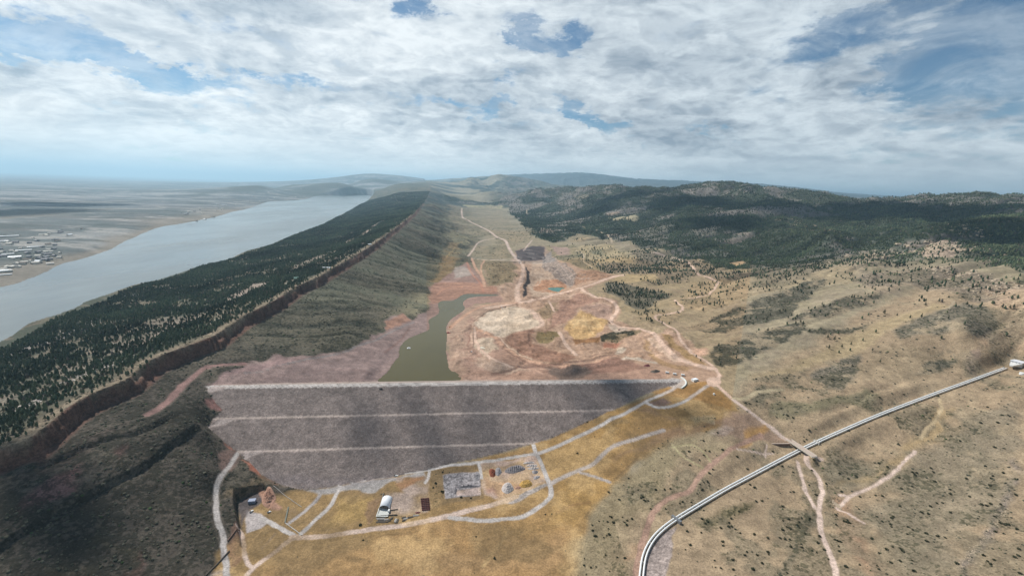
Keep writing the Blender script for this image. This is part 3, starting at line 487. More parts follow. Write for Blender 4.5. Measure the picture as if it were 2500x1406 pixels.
# which bank of the lake: nearer to the ridge than the middle of the water
npl = fbm(GX / 2.0, GY, 170, 4, 343, .65); full(eastm * sstep(npl + .5 * n_far2, .1, .34) * .8, A((84, 92, 88)), scr=.4); full(eastm * sstep(-npl, .22, .4) * .6, A((190, 184, 176)))
mid_pts = at_z([-500, 0, 150, 300, 450, 560, 700, 800, 850, 905, 925], [960, 770, 715, 650, 600, 570, 530, 500, 488, 479, 475], LAKE_Z); mo = np.argsort(mid_pts[:, 1])
lake_mid_x = np.interp(GY, mid_pts[mo, 1], mid_pts[mo, 0])
bank = (off < 0) & (GX > lake_mid_x) & (GY < 15500)
bk = bank.astype(float)
full(bk, A((86, 90, 74)), pine=0.92, scr=0.3)
full(bk * sstep(n_b + .6 * n_c, .0, .25) * .85, A((128, 120, 100)), pine=.38, scr=.7)
strip = np.abs(off + 200 + 70 * vnoise(GY / 260, GX * 0, 820)); full(bk * (1 - sstep(strip, 14, 42)) * sstep(vnoise(GY / 120, off / 60, 821), -.22, .1) * (GY < 3500), A((168, 152, 136)), pine=.12, rock=.8)
strip2 = np.abs(off + 95 + 50 * vnoise(GY / 200, GX * 0, 830)); full(bk * (1 - sstep(strip2, 8, 24)) * sstep(vnoise(GY / 90, off / 60, 831), -.1, .2) * (GY < 2600) * .8, A((150, 140, 120)), pine=.2, rock=.6)
full(bk * sstep(off + 30 * vnoise(GY / 60, off / 60, 840), -70, -15) * .7, A((124, 114, 96)), pine=0.40, scr=.6)
full(bk * sstep(off, -330, -250) * (1 - sstep(off, -190, -130)) * sstep(n_b + n_c * .7, -.05, .3) * .8 * (GY < 1300), A((150, 138, 124)), pine=.25, rock=.8)
full(bk * sstep(n_b * .5 + n_c + n_a * .5, .3, .5) * .6, A((132, 118, 102)), pine=.3)
full(((off < 0) & (GX <= lake_mid_x) & (RR[:, None] < 16000)).astype(float) * sstep(H, LAKE_Z + 14, LAKE_Z + 1.0) * (RR[:, None] < 7000) * .7, A((150, 138, 122)))
for pts in ([(820, 444), (890, 462), (880, 474), (690, 474), (740, 459)], [(640, 448), (760, 450), (700, 458), (520, 478), (500, 474)], [(905, 433), (990, 440), (960, 450), (870, 450)]):
    k, m = region(pts, 250, 300, 900); blend(k, A((84, 88, 78)), m * .85)
# west slope of the hogback
wm = ((off > 0) & (GX < -60)).astype(float)
upst_w = sstep(GY, 800, 1000)
slope_w = (off > 0) * (1 - sstep(off + 30 * vnoise(GY / 130, GX / 130, 401), 330 + .045 * (GY - 900), 420 + .06 * (GY - 900))) * (1 - sstep(GY, 8500, 11000))
slope_w = np.where(GY < 800, (off > 0) * (GX < -240 + (GY - 500) * -.3), slope_w).astype(float)
full(slope_w, A((110, 104, 87)), scr=.75)
full(slope_w * (1 - upst_w), A((96, 88, 78)), scr=.85)
full(slope_w * upst_w * sstep(gulL + .3 * vnoise(sk / 30, off / 300, 444), .35, .9) * .6 * sstep(GY, 950, 1500), A((122, 124, 102)), scr=.4)
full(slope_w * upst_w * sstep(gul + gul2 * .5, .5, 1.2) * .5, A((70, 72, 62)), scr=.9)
full(slope_w * sstep(n_b + n_c * .5, .1, .45) * .5, A((112, 104, 88)), scr=.5)
full(slope_w * upst_w * sstep(GY, 1000, 1500) * sstep(off, 230, 330) * sstep(n_b, -.1, .2) * .8, A((158, 148, 116)), scr=.15)
full((1 - sstep(off, 16, 26)) * sstep(off, -3, 2) * (GY < 9000), A((112, 84, 72)), scr=.1, rock=.5)
full((1 - sstep(np.abs(off + 12 + 10 * vnoise(GY / 25, GX / 25, 402)), 8, 16)) * (GY < 4000) * .85, A((150, 134, 112)), pine=.08, rock=.7)
# near slope below the ledges: reddish scree and pale streaks
for pts, c in (([(30, 1260), (130, 1160), (190, 1130), (170, 1200), (60, 1250)], (140, 104, 100)), ([(280, 1115), (320, 1088), (305, 1082), (262, 1108)], (130, 98, 92)), ([(0, 1180), (120, 1120), (330, 1020), (280, 1060), (60, 1180)], (96, 84, 76)),
               ([(230, 1260), (260, 1290), (300, 1330), (340, 1370), (320, 1380), (250, 1320)], (108, 98, 80)), ([(330, 1350), (350, 1370), (345, 1406), (330, 1406)], (140, 108, 98)), ([(110, 1380), (220, 1395), (240, 1420), (100, 1420)], (116, 104, 86))):
    k, m = region(pts, 6, 6, 20); blend(k, A(c), m * .8)
# the valley west of the hogback, hills, mountains
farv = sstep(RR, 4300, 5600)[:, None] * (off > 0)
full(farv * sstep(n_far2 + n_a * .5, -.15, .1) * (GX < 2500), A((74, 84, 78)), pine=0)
mt = sstep(H, 150, 205) * (off > 500) * sstep(RR, 2050, 2600)[:, None] * sstep(GX, -800, -200)
full(mt, A((84, 90, 76)), pine=.62)
full(mt * sstep(n_b * .6 + n_c * .3 + .5 * fbm(GX, GY, 260, 4, 351, .65), -.02, .26) * .85, A((138, 130, 122)), pine=.16, rock=.9)
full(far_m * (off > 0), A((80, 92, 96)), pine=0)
full(far_m * (off > 0) * sstep(H, 1150, 1500) * sstep(GX, 14000, 20000) * sstep(n_far, -.3, .2), A((235, 238, 240)))

POLYS = [
 ([(1760, 960), (1900, 880), (1960, 850), (2100, 760), (2250, 700), (2600, 760), (2700, 1450), (1500, 1450), (1560, 1200), (1640, 1100), (1720, 1060)], (170, 150, 124), 20, 20, .8, 0, .36, 0),
 # pts, colour, soft, rough, amount, pine, scrub, rock
 # forest west of the valley
 ([(1085, 490), (1180, 498), (1240, 500), (1245, 520), (1285, 560), (1300, 578), (1360, 594), (1390, 580), (1400, 572), (1500, 590), (1560, 600), (1640, 618), (1720, 640), (1800, 660), (1900, 655), (2010, 640), (2080, 612), (2150, 600), (2250, 590), (2350, 600), (2440, 640), (2500, 690), (2600, 640), (2600, 500), (2000, 500), (1700, 480), (1300, 466), (1080, 474)], (78, 86, 72), 25, 30, 1, .74, .4, 0),
 ([(1480, 500), (1560, 500), (1600, 520), (1560, 530), (1500, 525)], (90, 92, 80), 25, 40, .6, .6, None, .2),
 ([(1560, 560), (1620, 545), (1640, 565), (1620, 600), (1560, 590)], (130, 124, 112), 25, 40, .7, .3, None, .6),
 ([(1490, 532), (1530, 530), (1565, 534), (1550, 542), (1500, 538)], (182, 170, 138), 15, 20, 1, .02, 0, 0),
 ([(1480, 520), (1505, 519), (1515, 524), (1490, 526)], (160, 140, 122), 15, 20, 1, .02, 0, 0),
 ([(1400, 478), (1440, 476), (1430, 486), (1400, 484)], (150, 140, 120), 20, 30, .8, .1, 0, 0),
 ([(1196, 500), (1228, 502), (1226, 510), (1150, 508), (1130, 500)], (176, 166, 128), 20, 20, 1, .02, 0, 0),
 ([(1390, 590), (1420, 577), (1440, 582), (1420, 590), (1400, 592)], (176, 160, 130), 12, 10, 1, .02, 0, 0),
 ([(1310, 556), (1350, 560), (1360, 574), (1320, 570)], (150, 132, 118), 15, 30, .8, .35, 0, 0),
 ([(1690, 560), (1740, 550), (1745, 575), (1700, 585)], (140, 134, 122), 20, 40, .8, .3, 0, .8),
 ([(1590, 640), (1620, 640), (1640, 650), (1600, 655)], (150, 140, 115), 10, 20, .6, .3, .2, 0),
 ([(1780, 645), (1815, 638), (1822, 645), (1800, 652)], (180, 160, 130), 10, 14, 1, .05, 0, 0),
 # open pine wood and meadow
 ([(1540, 612), (1640, 620), (1720, 645), (1800, 662), (1860, 668), (1840, 690), (1760, 688), (1740, 690), (1690, 665), (1660, 690), (1560, 690), (1470, 676), (1440, 650), (1500, 640), (1550, 645)], (140, 132, 116), 14, 20, .8, .33, .5, 0),
 ([(1430, 598), (1500, 600), (1545, 625), (1540, 642), (1440, 640), (1400, 612)], (178, 164, 132), 18, 22, .9, .03, .1, 0),
 ([(1440, 612), (1470, 608), (1480, 622), (1450, 622)], (165, 155, 124), 8, 8, 1, .3, .1, 0),
 ([(1470, 668), (1600, 670), (1600, 690), (1530, 690), (1480, 680)], (172, 160, 128), 10, 8, 1, .01, .1, 0),
 ([(1478, 690), (1530, 693), (1560, 705), (1640, 722), (1600, 742), (1560, 758), (1520, 732), (1480, 712)], (112, 110, 96), 8, 10, .9, .5, .6, 0),
 ([(1540, 762), (1600, 752), (1660, 768), (1640, 790), (1600, 795), (1560, 782)], (140, 134, 112), 8, 10, .7, .25, .4, 0),
 ([(1700, 690), (1780, 690), (1900, 670), (2000, 660), (2080, 640), (2150, 640), (2060, 690), (1940, 700), (1800, 740), (1700, 760), (1640, 740)], (172, 158, 130), 16, 20, .8, .05, .2, 0),
 ([(1820, 640), (1900, 648), (1990, 640), (2040, 650), (1980, 680), (1880, 690), (1830, 680)], (130, 122, 106), 12, 20, .7, .3, .6, 0),
 # valley floor
 ([(1100, 500), (1200, 500), (1240, 520), (1290, 565), (1300, 590), (1240, 600), (1200, 575), (1100, 560)], (162, 148, 122), 60, 90, .75, 0, .5, 0),
 ([(1050, 690), (1080, 640), (1090, 600), (1115, 590), (1130, 610), (1110, 650), (1090, 690)], (150, 128, 92), 14, 14, .9, 0, .2, 0),
 ([(1130, 620), (1160, 600), (1230, 600), (1250, 625), (1200, 632), (1150, 628)], (165, 150, 122), 20, 30, .8, 0, .3, 0),
 # disturbed basin of the new reservoir
 ([(500, 940), (560, 915), (600, 888), (660, 868), (760, 870), (860, 850), (925, 815), (945, 800), (935, 785), (985, 765), (1002, 782), (1040, 762), (1052, 730), (1048, 700), (1070, 688), (1110, 660), (1140, 640), (1180, 680), (1240, 700), (1262, 735), (1160, 742), (1100, 795), (1090, 860), (1130, 935), (920, 935)], (160, 136, 128), 5, 6, 1, 0, 0, 0),
 ([(640, 900), (800, 880), (900, 870), (960, 840), (980, 860), (940, 890), (900, 925), (640, 935)], (152, 130, 124), 14, 14, .8, 0, 0, 0),
 ([(1045, 740), (1052, 700), (1075, 688), (1150, 690), (1220, 700), (1250, 712), (1140, 722), (1080, 738)], (172, 136, 118), 7, 8, .9, 0, 0, 0),
 ([(935, 785), (985, 765), (1003, 782), (960, 800), (942, 806)], (176, 134, 112), 4, 5, 1, 0, 0, 0),
 ([(500, 945), (600, 892), (680, 868), (740, 875), (660, 895), (560, 920)], (166, 138, 132), 5, 6, 1, 0, 0, 0),
 ([(1110, 652), (1135, 650), (1160, 670), (1110, 680)], (178, 170, 164), 6, 5, .9, 0, 0, 0),
 ([(1085, 935), (1090, 860), (1085, 810), (1110, 780), (1150, 745), (1230, 738), (1210, 700), (1190, 690), (1175, 640), (1250, 636), (1260, 610), (1310, 600), (1360, 604), (1420, 655), (1520, 671), (1432, 705), (1440, 718), (1500, 732), (1518, 760), (1500, 785), (1560, 798), (1610, 815), (1640, 800), (1690, 850), (1735, 890), (1755, 915), (1720, 940), (1670, 928), (1400, 935)], (178, 156, 140), 6, 8, 1, 0, 0, 0),
 ([(1180, 640), (1255, 640), (1262, 655), (1240, 690), (1190, 700), (1176, 665)], (142, 132, 106), 14, 26, .9, 0, .6, 0),
 ([(1330, 600), (1400, 598), (1450, 640), (1470, 668), (1420, 655), (1380, 640)], (160, 148, 118), 8, 8, .9, .02, .2, 0),
 ([(1150, 770), (1200, 800), (1250, 860), (1300, 885), (1400, 900), (1420, 880), (1500, 870), (1560, 890), (1620, 905), (1600, 925), (1300, 932), (1150, 932), (1120, 880)], (172, 146, 134), 12, 16, .8, 0, 0, 0),
 ([(1370, 738), (1415, 712), (1470, 732), (1420, 748), (1385, 790), (1350, 800), (1340, 780)], (160, 132, 120), 8, 12, .9, 0, 0, 0),
 ([(1157, 792), (1190, 760), (1262, 746), (1300, 758), (1322, 792), (1290, 806), (1220, 822), (1180, 805)], (208, 198, 184), 7, 10, 1, 0, 0, 0),
 ([(1160, 830), (1200, 825), (1215, 850), (1190, 866), (1160, 850)], (200, 188, 172), 6, 6, .9, 0, 0, 0),
 ([(1180, 865), (1240, 890), (1290, 905), (1200, 910), (1160, 880)], (196, 178, 164), 6, 8, .8, 0, 0, 0),
 ([(1228, 822), (1257, 811), (1308, 803), (1297, 820), (1302, 837), (1357, 859), (1405, 871), (1385, 884), (1314, 880), (1257, 854)], (156, 128, 114), 5, 6, 1, 0, 0, 0),
 ([(1308, 811), (1359, 808), (1368, 820), (1337, 839), (1314, 839)], (136, 126, 94), 4, 4, 1, 0, .3, 0),
 ([(1374, 800), (1416, 757), (1485, 782), (1465, 811), (1450, 822), (1405, 831), (1396, 820)], (192, 166, 122), 4, 4, 1, 0, 0, 0),
 ([(1405, 772), (1440, 778), (1465, 795), (1420, 800), (1390, 790)], (200, 178, 138), 5, 6, .8, 0, 0, 0),
 ([(1419, 748), (1456, 741), (1485, 745), (1500, 763), (1486, 780), (1418, 756)], (174, 152, 142), 4, 5, 1, 0, 0, 0),
 ([(1399, 829), (1465, 822), (1462, 838), (1405, 842)], (146, 114, 82), 3, 3, 1, 0, 0, 0),
 ([(1340, 740), (1362, 738), (1350, 775), (1330, 780), (1310, 760)], (150, 136, 112), 5, 8, .8, 0, .3, 0),
 ([(1468, 818), (1500, 808), (1564, 805), (1560, 815), (1527, 823), (1507, 837), (1468, 834)], (92, 90, 76), 3, 4, 1, 0, 1, 0),
 ([(1487, 790), (1520, 798), (1540, 806), (1500, 812), (1485, 800)], (196, 186, 176), 3, 3, .9, 0, 0, 0),
 ([(1581, 822), (1604, 825), (1627, 851), (1661, 874), (1690, 885), (1644, 884), (1613, 861), (1590, 842)], (204, 186, 172), 3, 3, 1, 0, 0, 0),
 ([(1613, 812), (1632, 816), (1660, 845), (1700, 872), (1728, 893), (1700, 886), (1668, 870), (1635, 842)], (166, 144, 108), 3, 3, 1, 0, .1, 0),
 ([(1568, 830), (1580, 834), (1600, 870), (1640, 888), (1700, 897), (1660, 905), (1600, 885), (1580, 860)], (168, 144, 110), 4, 5, .8, 0, .1, 0),
 ([(1590, 815), (1640, 815), (1680, 850), (1720, 880), (1700, 850), (1660, 815), (1630, 806)], (178, 156, 142), 4, 5, .8, 0, 0, 0),
 ([(1513, 876), (1530, 869), (1560, 872), (1600, 884), (1605, 890), (1560, 882), (1530, 880)], (190, 184, 176), 3, 3, 1, 0, 0, 0),
 ([(1507, 851), (1529, 849), (1522, 862), (1503, 866)], (210, 204, 194), 2.5, 2, 1, 0, 0, 0),
 ([(1360, 888), (1420, 890), (1500, 872), (1560, 884), (1590, 900), (1500, 910), (1400, 925), (1330, 905)], (150, 122, 112), 6, 10, .9, 0, 0, .2),
 ([(1335, 900), (1400, 892), (1440, 905), (1430, 925), (1370, 925), (1350, 915)], (128, 118, 112), 5, 8, .8, 0, 0, .5),
 ([(1480, 836), (1520, 836), (1505, 850), (1470, 850)], (172, 122, 104), 4, 5, .8, 0, 0, 0),
 ([(1690, 850), (1725, 850), (1728, 868), (1700, 870)], (206, 176, 158), 6, 5, .9, 0, 0, 0),
 # quarry
 ([(1300, 640), (1330, 640), (1345, 668), (1400, 698), (1350, 722), (1300, 724), (1288, 700), (1296, 660)], (188, 172, 158), 6, 6, 1, 0, 0, 0),
 ([(1324, 632), (1344, 613), (1366, 641), (1409, 669), (1416, 684), (1399, 697), (1380, 700), (1344, 667), (1322, 652)], (158, 150, 146), 5, 7, 1, 0, 0, 1),
 ([(1258, 612), (1300, 600), (1330, 602), (1330, 634), (1300, 637), (1265, 637)], (92, 86, 90), 5, 5, .95, 0, 0, .2),  # bench faces: their shade is put into this dark tone
 ([(1416, 660), (1460, 660), (1500, 672), (1474, 683), (1430, 690), (1398, 696), (1405, 680)], (160, 132, 112), 5, 5, .9, 0, 0, .6),
 ([(1317, 684), (1358, 681), (1378, 694), (1384, 702), (1360, 715), (1337, 713), (1304, 710), (1298, 700)], (188, 150, 124), 4, 4, 1, 0, 0, 0),
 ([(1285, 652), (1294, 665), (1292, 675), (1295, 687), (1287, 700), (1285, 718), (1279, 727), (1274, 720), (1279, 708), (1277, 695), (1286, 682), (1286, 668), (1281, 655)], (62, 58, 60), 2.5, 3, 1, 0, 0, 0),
 ([(1346, 600), (1390, 604), (1390, 622), (1360, 622)], (166, 142, 136), 8, 10, .8, 0, 0, 0),
 # downstream ground with golden grass
 ([(540, 1420), (520, 1350), (600, 1290), (600, 1240), (700, 1200), (760, 1190), (1050, 1145), (1300, 1085), (1400, 1045), (1500, 1000), (1640, 945), (1720, 930), (1760, 960), (1800, 1000), (1700, 1060), (1640, 1075), (1580, 1110), (1500, 1180), (1440, 1260), (1420, 1420), (700, 1460)], (164, 134, 88), 6, 8, 1, 0, .1, 0),
 ([(1320, 1095), (1420, 1048), (1520, 998), (1580, 1010), (1540, 1060), (1440, 1110), (1380, 1150), (1340, 1160)], (188, 152, 92), 12, 16, .7, 0, .1, 0),
 ([(1350, 1180), (1440, 1160), (1490, 1180), (1460, 1240), (1380, 1300), (1350, 1280)], (196, 160, 98), 12, 20, .8, 0, 0, 0),
 ([(760, 1330), (1000, 1300), (1280, 1290), (1400, 1290), (1400, 1420), (600, 1430), (620, 1390)], (178, 142, 94), 15, 25, .7, 0, 0, 0),
 ([(1000, 1360), (1400, 1340), (1400, 1406), (1000, 1430)], (170, 142, 104), 20, 25, .6, 0, .1, 0),
 ([(820, 1210), (900, 1208), (925, 1230), (915, 1280), (820, 1290), (780, 1290), (815, 1240)], (182, 150, 92), 6, 10, .9, 0, 0, 0),
 ([(1500, 1130), (1620, 1060), (1700, 1040), (1760, 1010), (1650, 1030), (1560, 1010), (1700, 980), (1790, 1000), (1820, 1020), (1700, 1070), (1600, 1100)], (150, 124, 98), 8, 12, .9, 0, .1, 0),
 ([(1700, 940), (1750, 945), (1810, 1000), (1760, 1020), (1680, 1030), (1600, 1020), (1590, 1000), (1690, 970)], (156, 128, 82), 8, 10, .9, 0, .1, 0),
 ([(1581, 984), (1616, 970), (1640, 985), (1620, 993), (1595, 990)], (124, 104, 96), 4, 4, 1, 0, 0, 0),
 ([(1740, 1060), (1780, 1010), (1840, 1020), (1900, 1060), (1940, 1080), (1880, 1085), (1780, 1060)], (164, 140, 122), 6, 8, .9, 0, 0, 0),
 ([(1735, 1060), (1775, 1035), (1800, 1045), (1780, 1062)], (186, 168, 156), 4, 6, .8, 0, 0, .6),
 ([(1790, 1088), (1830, 1062), (1862, 1035), (1872, 1042), (1868, 1068), (1830, 1088)], (190, 150, 94), 5, 6, .9, 0, 0, 0),
 ([(750, 1195), (800, 1192), (960, 1165), (1040, 1152), (1044, 1166), (1000, 1168), (960, 1175), (920, 1200), (860, 1198), (780, 1206)], (166, 160, 156), 3, 3, 1, 0, 0, 0),
 ([(970, 1166), (1040, 1160), (1045, 1180), (1050, 1235), (1040, 1250), (960, 1260), (935, 1255), (945, 1205), (985, 1200)], (180, 160, 146), 3, 3, 1, 0, 0, 0),
 ([(965, 1178), (990, 1164), (1030, 1162), (1030, 1168), (1000, 1180), (975, 1195)], (168, 124, 84), 3, 3, .9, 0, 0, 0),
 ([(900, 1220), (935, 1205), (925, 1258), (905, 1280), (895, 1260)], (150, 120, 90), 3, 4, .9, 0, .4, 0),
 ([(1050, 1150), (1165, 1130), (1175, 1215), (1090, 1230), (1050, 1240), (1046, 1180)], (140, 118, 86), 3, 3, 1, 0, .4, 0),
 ([(1080, 1160), (1170, 1150), (1175, 1190), (1174, 1207), (1085, 1218)], (162, 158, 162), 1.2, 1, 1, 0, 0, .9),
 ([(1114, 1196), (1174, 1188), (1174, 1206), (1116, 1210)], (190, 172, 166), 1.5, 1, 1, 0, 0, 0),
 ([(1175, 1130), (1310, 1112), (1330, 1160), (1335, 1172), (1280, 1200), (1220, 1220), (1176, 1210), (1174, 1150)], (190, 168, 156), 2.5, 3, 1, 0, 0, 0),
 ([(1178, 1150), (1200, 1180), (1260, 1180), (1280, 1190), (1220, 1212), (1180, 1205)], (192, 150, 128), 5, 6, .8, 0, 0, 0),
 ([(1225, 1222), (1330, 1178), (1338, 1184), (1290, 1208), (1250, 1232), (1230, 1230)], (172, 166, 164), 1.5, 2, 1, 0, 0, .5),
 ([(600, 1245), (638, 1252), (658, 1273), (640, 1288), (602, 1302), (598, 1270)], (186, 176, 172), 1.5, 1, 1, 0, 0, 0),
 ([(585, 1215), (645, 1192), (640, 1225), (612, 1245), (600, 1262), (590, 1290)], (100, 92, 92), 2, 2, .9, 0, 0, 0),  # shadow of the cut's walls painted dark on the floor
 ([(626, 1196), (640, 1192), (690, 1236), (684, 1244), (668, 1244), (640, 1222)], (186, 144, 120), 2, 2, 1, 0, 0, .3),
 ([(566, 1300), (590, 1280), (600, 1330), (590, 1360), (570, 1380), (556, 1390)], (150, 112, 92), 3, 4, .6, 0, .2, 0),
 ([(515, 1406), (560, 1385), (570, 1406)], (190, 172, 158), 3, 4, .8, 0, 0, 0),
 ([(535, 1110), (570, 1090), (590, 1120), (570, 1150), (545, 1150)], (134, 108, 98), 5, 6, .8, 0, .3, 0),
 ([(592, 1120), (605, 1124), (650, 1150), (690, 1180), (676, 1182), (640, 1160), (610, 1140)], (176, 112, 88), 3, 3, 1, 0, 0, .2),
 ([(545, 1078), (575, 1085), (600, 1102), (596, 1112), (565, 1096), (548, 1085)], (168, 112, 92), 3, 3, .9, 0, 0, .2),
 ([(500, 975), (520, 972), (545, 992), (535, 1005), (515, 1000)], (150, 110, 102), 3, 4, .9, 0, 0, .4),
 ([(556, 1190), (640, 1150), (700, 1190), (650, 1185), (600, 1200), (560, 1215)], (118, 102, 80), 5, 6, .8, 0, .6, 0),
 ([(690, 1240), (720, 1235), (735, 1250), (705, 1275), (698, 1260)], (156, 130, 96), 3, 3, .8, 0, .1, 0),
 # hill country right of the road
 ([(1660, 1060), (1700, 1050), (1780, 1080), (1700, 1110), (1600, 1200), (1500, 1280), (1430, 1420), (1380, 1420), (1440, 1260), (1500, 1180), (1580, 1110)], (160, 148, 120), 10, 14, 1, 0, .3, 0),
 ([(1450, 1240), (1540, 1170), (1620, 1180), (1620, 1230), (1560, 1300), (1560, 1420), (1400, 1420)], (146, 134, 108), 10, 12, .7, 0, .6, 0),
 ([(1520, 1320), (1560, 1310), (1560, 1370), (1510, 1360)], (176, 134, 104), 8, 10, .6, 0, .3, 0),
 ([(1575, 1350), (1620, 1300), (1652, 1285), (1640, 1340), (1625, 1420), (1570, 1420)], (158, 148, 146), 1.5, 2, 1, 0, 0, .6),
 ([(1690, 1280), (1760, 1240), (1820, 1220), (1815, 1245), (1760, 1270), (1700, 1292)], (116, 110, 84), 6, 8, .8, 0, .85, 0),
 ([(1960, 1260), (1985, 1250), (1990, 1275), (1950, 1320), (1920, 1400), (1900, 1406), (1925, 1330)], (110, 106, 92), 6, 8, .8, 0, .9, 0),
 ([(2040, 1230), (2080, 1230), (2120, 1290), (2160, 1380), (2100, 1420), (2080, 1330)], (172, 140, 116), 8, 12, .6, 0, .4, 0),
 ([(2000, 1120), (2060, 1110), (2120, 1140), (2130, 1180), (2060, 1190), (2030, 1170)], (136, 130, 112), 8, 10, .8, 0, .5, 0),
 ([(2060, 1190), (2150, 1130), (2240, 1060), (2290, 1000), (2330, 990), (2300, 1060), (2220, 1110), (2150, 1165)], (168, 148, 112), 8, 10, .8, 0, .1, 0),
 ([(2220, 1130), (2350, 1010), (2500, 980), (2500, 1100), (2470, 1150), (2460, 1250), (2360, 1380), (2250, 1406), (2100, 1250)], (146, 138, 120), 12, 16, .7, 0, .55, 0),
 ([(2340, 1400), (2370, 1330), (2430, 1270), (2465, 1180), (2480, 1120), (2490, 1130), (2478, 1200), (2450, 1270), (2390, 1340), (2360, 1406)], (138, 130, 124), 5, 6, .9, 0, .8, .4),
 ([(1878, 1012), (1900, 985), (1990, 985), (2060, 960), (2090, 940), (2140, 960), (2140, 1005), (2080, 985), (1990, 1012), (1930, 1025)], (122, 120, 96), 8, 10, .8, 0, .6, 0),
 ([(1680, 800), (1750, 770), (1900, 715), (1960, 690), (2010, 680), (1990, 710), (1960, 735), (1930, 770), (1850, 792), (1720, 816)], (124, 120, 106), 6, 10, 1, 0, .85, 0),
 ([(1728, 866), (1745, 848), (1790, 825), (1870, 805), (1960, 782), (1966, 812), (1900, 842), (1860, 858), (1820, 882), (1770, 896), (1740, 892)], (116, 113, 100), 5, 8, 1, 0, .9, 0),
 ([(1925, 790), (1940, 770), (2000, 745), (2090, 722), (2160, 700), (2150, 730), (2080, 760), (1990, 782)], (128, 122, 108), 8, 12, .95, 0, .8, 0),
 ([(1960, 806), (2010, 800), (2090, 800), (2130, 790), (2120, 803), (2060, 815), (1980, 815)], (116, 112, 98), 5, 6, .9, 0, .9, 0),
 ([(2175, 810), (2230, 790), (2340, 735), (2400, 750), (2440, 790), (2430, 820), (2370, 800), (2290, 800), (2200, 825)], (134, 128, 114), 8, 14, .95, 0, .8, 0),
 ([(1985, 925), (2000, 900), (2060, 875), (2110, 868), (2085, 915), (2065, 945), (2030, 950)], (128, 122, 110), 6, 10, .95, 0, .85, 0),
 ([(2100, 900), (2150, 850), (2250, 850), (2330, 870), (2350, 890), (2260, 905), (2230, 925), (2130, 940)], (150, 136, 112), 12, 16, .6, 0, .6, .1),
 ([(2225, 915), (2290, 880), (2345, 880), (2350, 890), (2270, 915)], (112, 110, 98), 6, 8, .9, 0, .95, 0),
 ([(1825, 975), (1840, 945), (1868, 942), (1876, 965), (1862, 990)], (118, 114, 98), 6, 8, .8, 0, .8, 0),
 ([(1690, 1022), (1740, 1018), (1745, 1030), (1700, 1036)], (72, 82, 62), 3, 4, .9, 0, 1, 0),
 ([(2355, 905), (2380, 865), (2400, 850), (2400, 880), (2375, 920)], (150, 132, 122), 6, 8, .8, 0, .5, .2),
 ([(2380, 830), (2480, 760), (2500, 700), (2500, 850), (2440, 860)], (176, 152, 128), 12, 16, .7, 0, .2, .5),
 ([(2000, 850), (2150, 790), (2280, 740), (2320, 745), (2200, 800), (2050, 870), (1900, 920), (1860, 925)], (172, 156, 124), 12, 12, .9, 0, .05, 0),
 ([(2050, 650), (2110, 610), (2180, 615), (2180, 640), (2100, 670)], (172, 160, 140), 12, 16, .8, .25, .4, 1),
 ([(2245, 622), (2270, 590), (2330, 590), (2345, 612), (2320, 630), (2260, 632)], (186, 168, 150), 10, 12, .95, .1, .1, 1),
 ([(2100, 680), (2250, 650), (2400, 660), (2480, 700), (2470, 740), (2350, 730), (2250, 700), (2150, 720)], (150, 138, 124), 14, 20, .8, .08, .7, .6),
 ([(2400, 700), (2470, 690), (2500, 710), (2500, 760), (2440, 740)], (190, 164, 140), 10, 16, .7, .03, .3, .8),
]
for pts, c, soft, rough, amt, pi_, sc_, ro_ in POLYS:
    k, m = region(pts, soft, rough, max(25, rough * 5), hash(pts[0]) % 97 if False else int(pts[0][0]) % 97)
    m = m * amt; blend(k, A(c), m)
    for a, v in ((PINE, pi_), (SCR, sc_), (ROCK, ro_)):
        if v is not None: a[k] += (v - a[k]) * m

# open rocky patches in the hill forest, brush on the dry hills
fo = (PINE > .5) * (off > 500) * sstep(RR, 2400, 3000)[:, None]
pn = fbm(GX, GY, 420, 5, 811, .62) + .35 * fbm(GX, GY, 90, 4, 813, .6)
full(fo * sstep(pn, .02, .30) * .9, A((140, 132, 124)), pine=.20, rock=.9)
full(fo * sstep(-pn, .10, .40) * .5, A((98, 106, 86)), pine=.9)
dry_h = (off > 500) * (PINE < .2) * (SCR > .15) * (GX > 150) * (RR[:, None] < 3000)
full(dry_h * sstep(n_b + .8 * n_c + .5 * n_a, .08, .36) * .62, A((126, 119, 101)), scr=.75)
full(dry_h * sstep(-n_b + .7 * n_c, .12, .4) * .45, A((184, 166, 138)), scr=.1)

vf = (off > 250) * (GX < 500) * sstep(RR, 2000, 2600)[:, None] * (1 - sstep(RR, 8000, 9500)[:, None]) * (PINE < .1) * (SCR > .1)
full(vf * sstep(n_b + .6 * gul2 + n_c * .5, .1, .5) * .6, A((118, 116, 96)), scr=.7)

sp_ = (off > 500) * (PINE < .05) * (RR[:, None] < 2800) * (GX > 380) * (SCR > .02) * (GY > 900)
PINE += .05 * sp_ * sstep(fbm(GX, GY, 160, 3, 871), -.1, .3)
PINE += .012 * sp_

blend(ALL, COL * np.array([1.04, .985, .92]), (sstep(off, 400, 700) * (RR[:, None] < 4000) * (PINE < .3)) * 1.0)
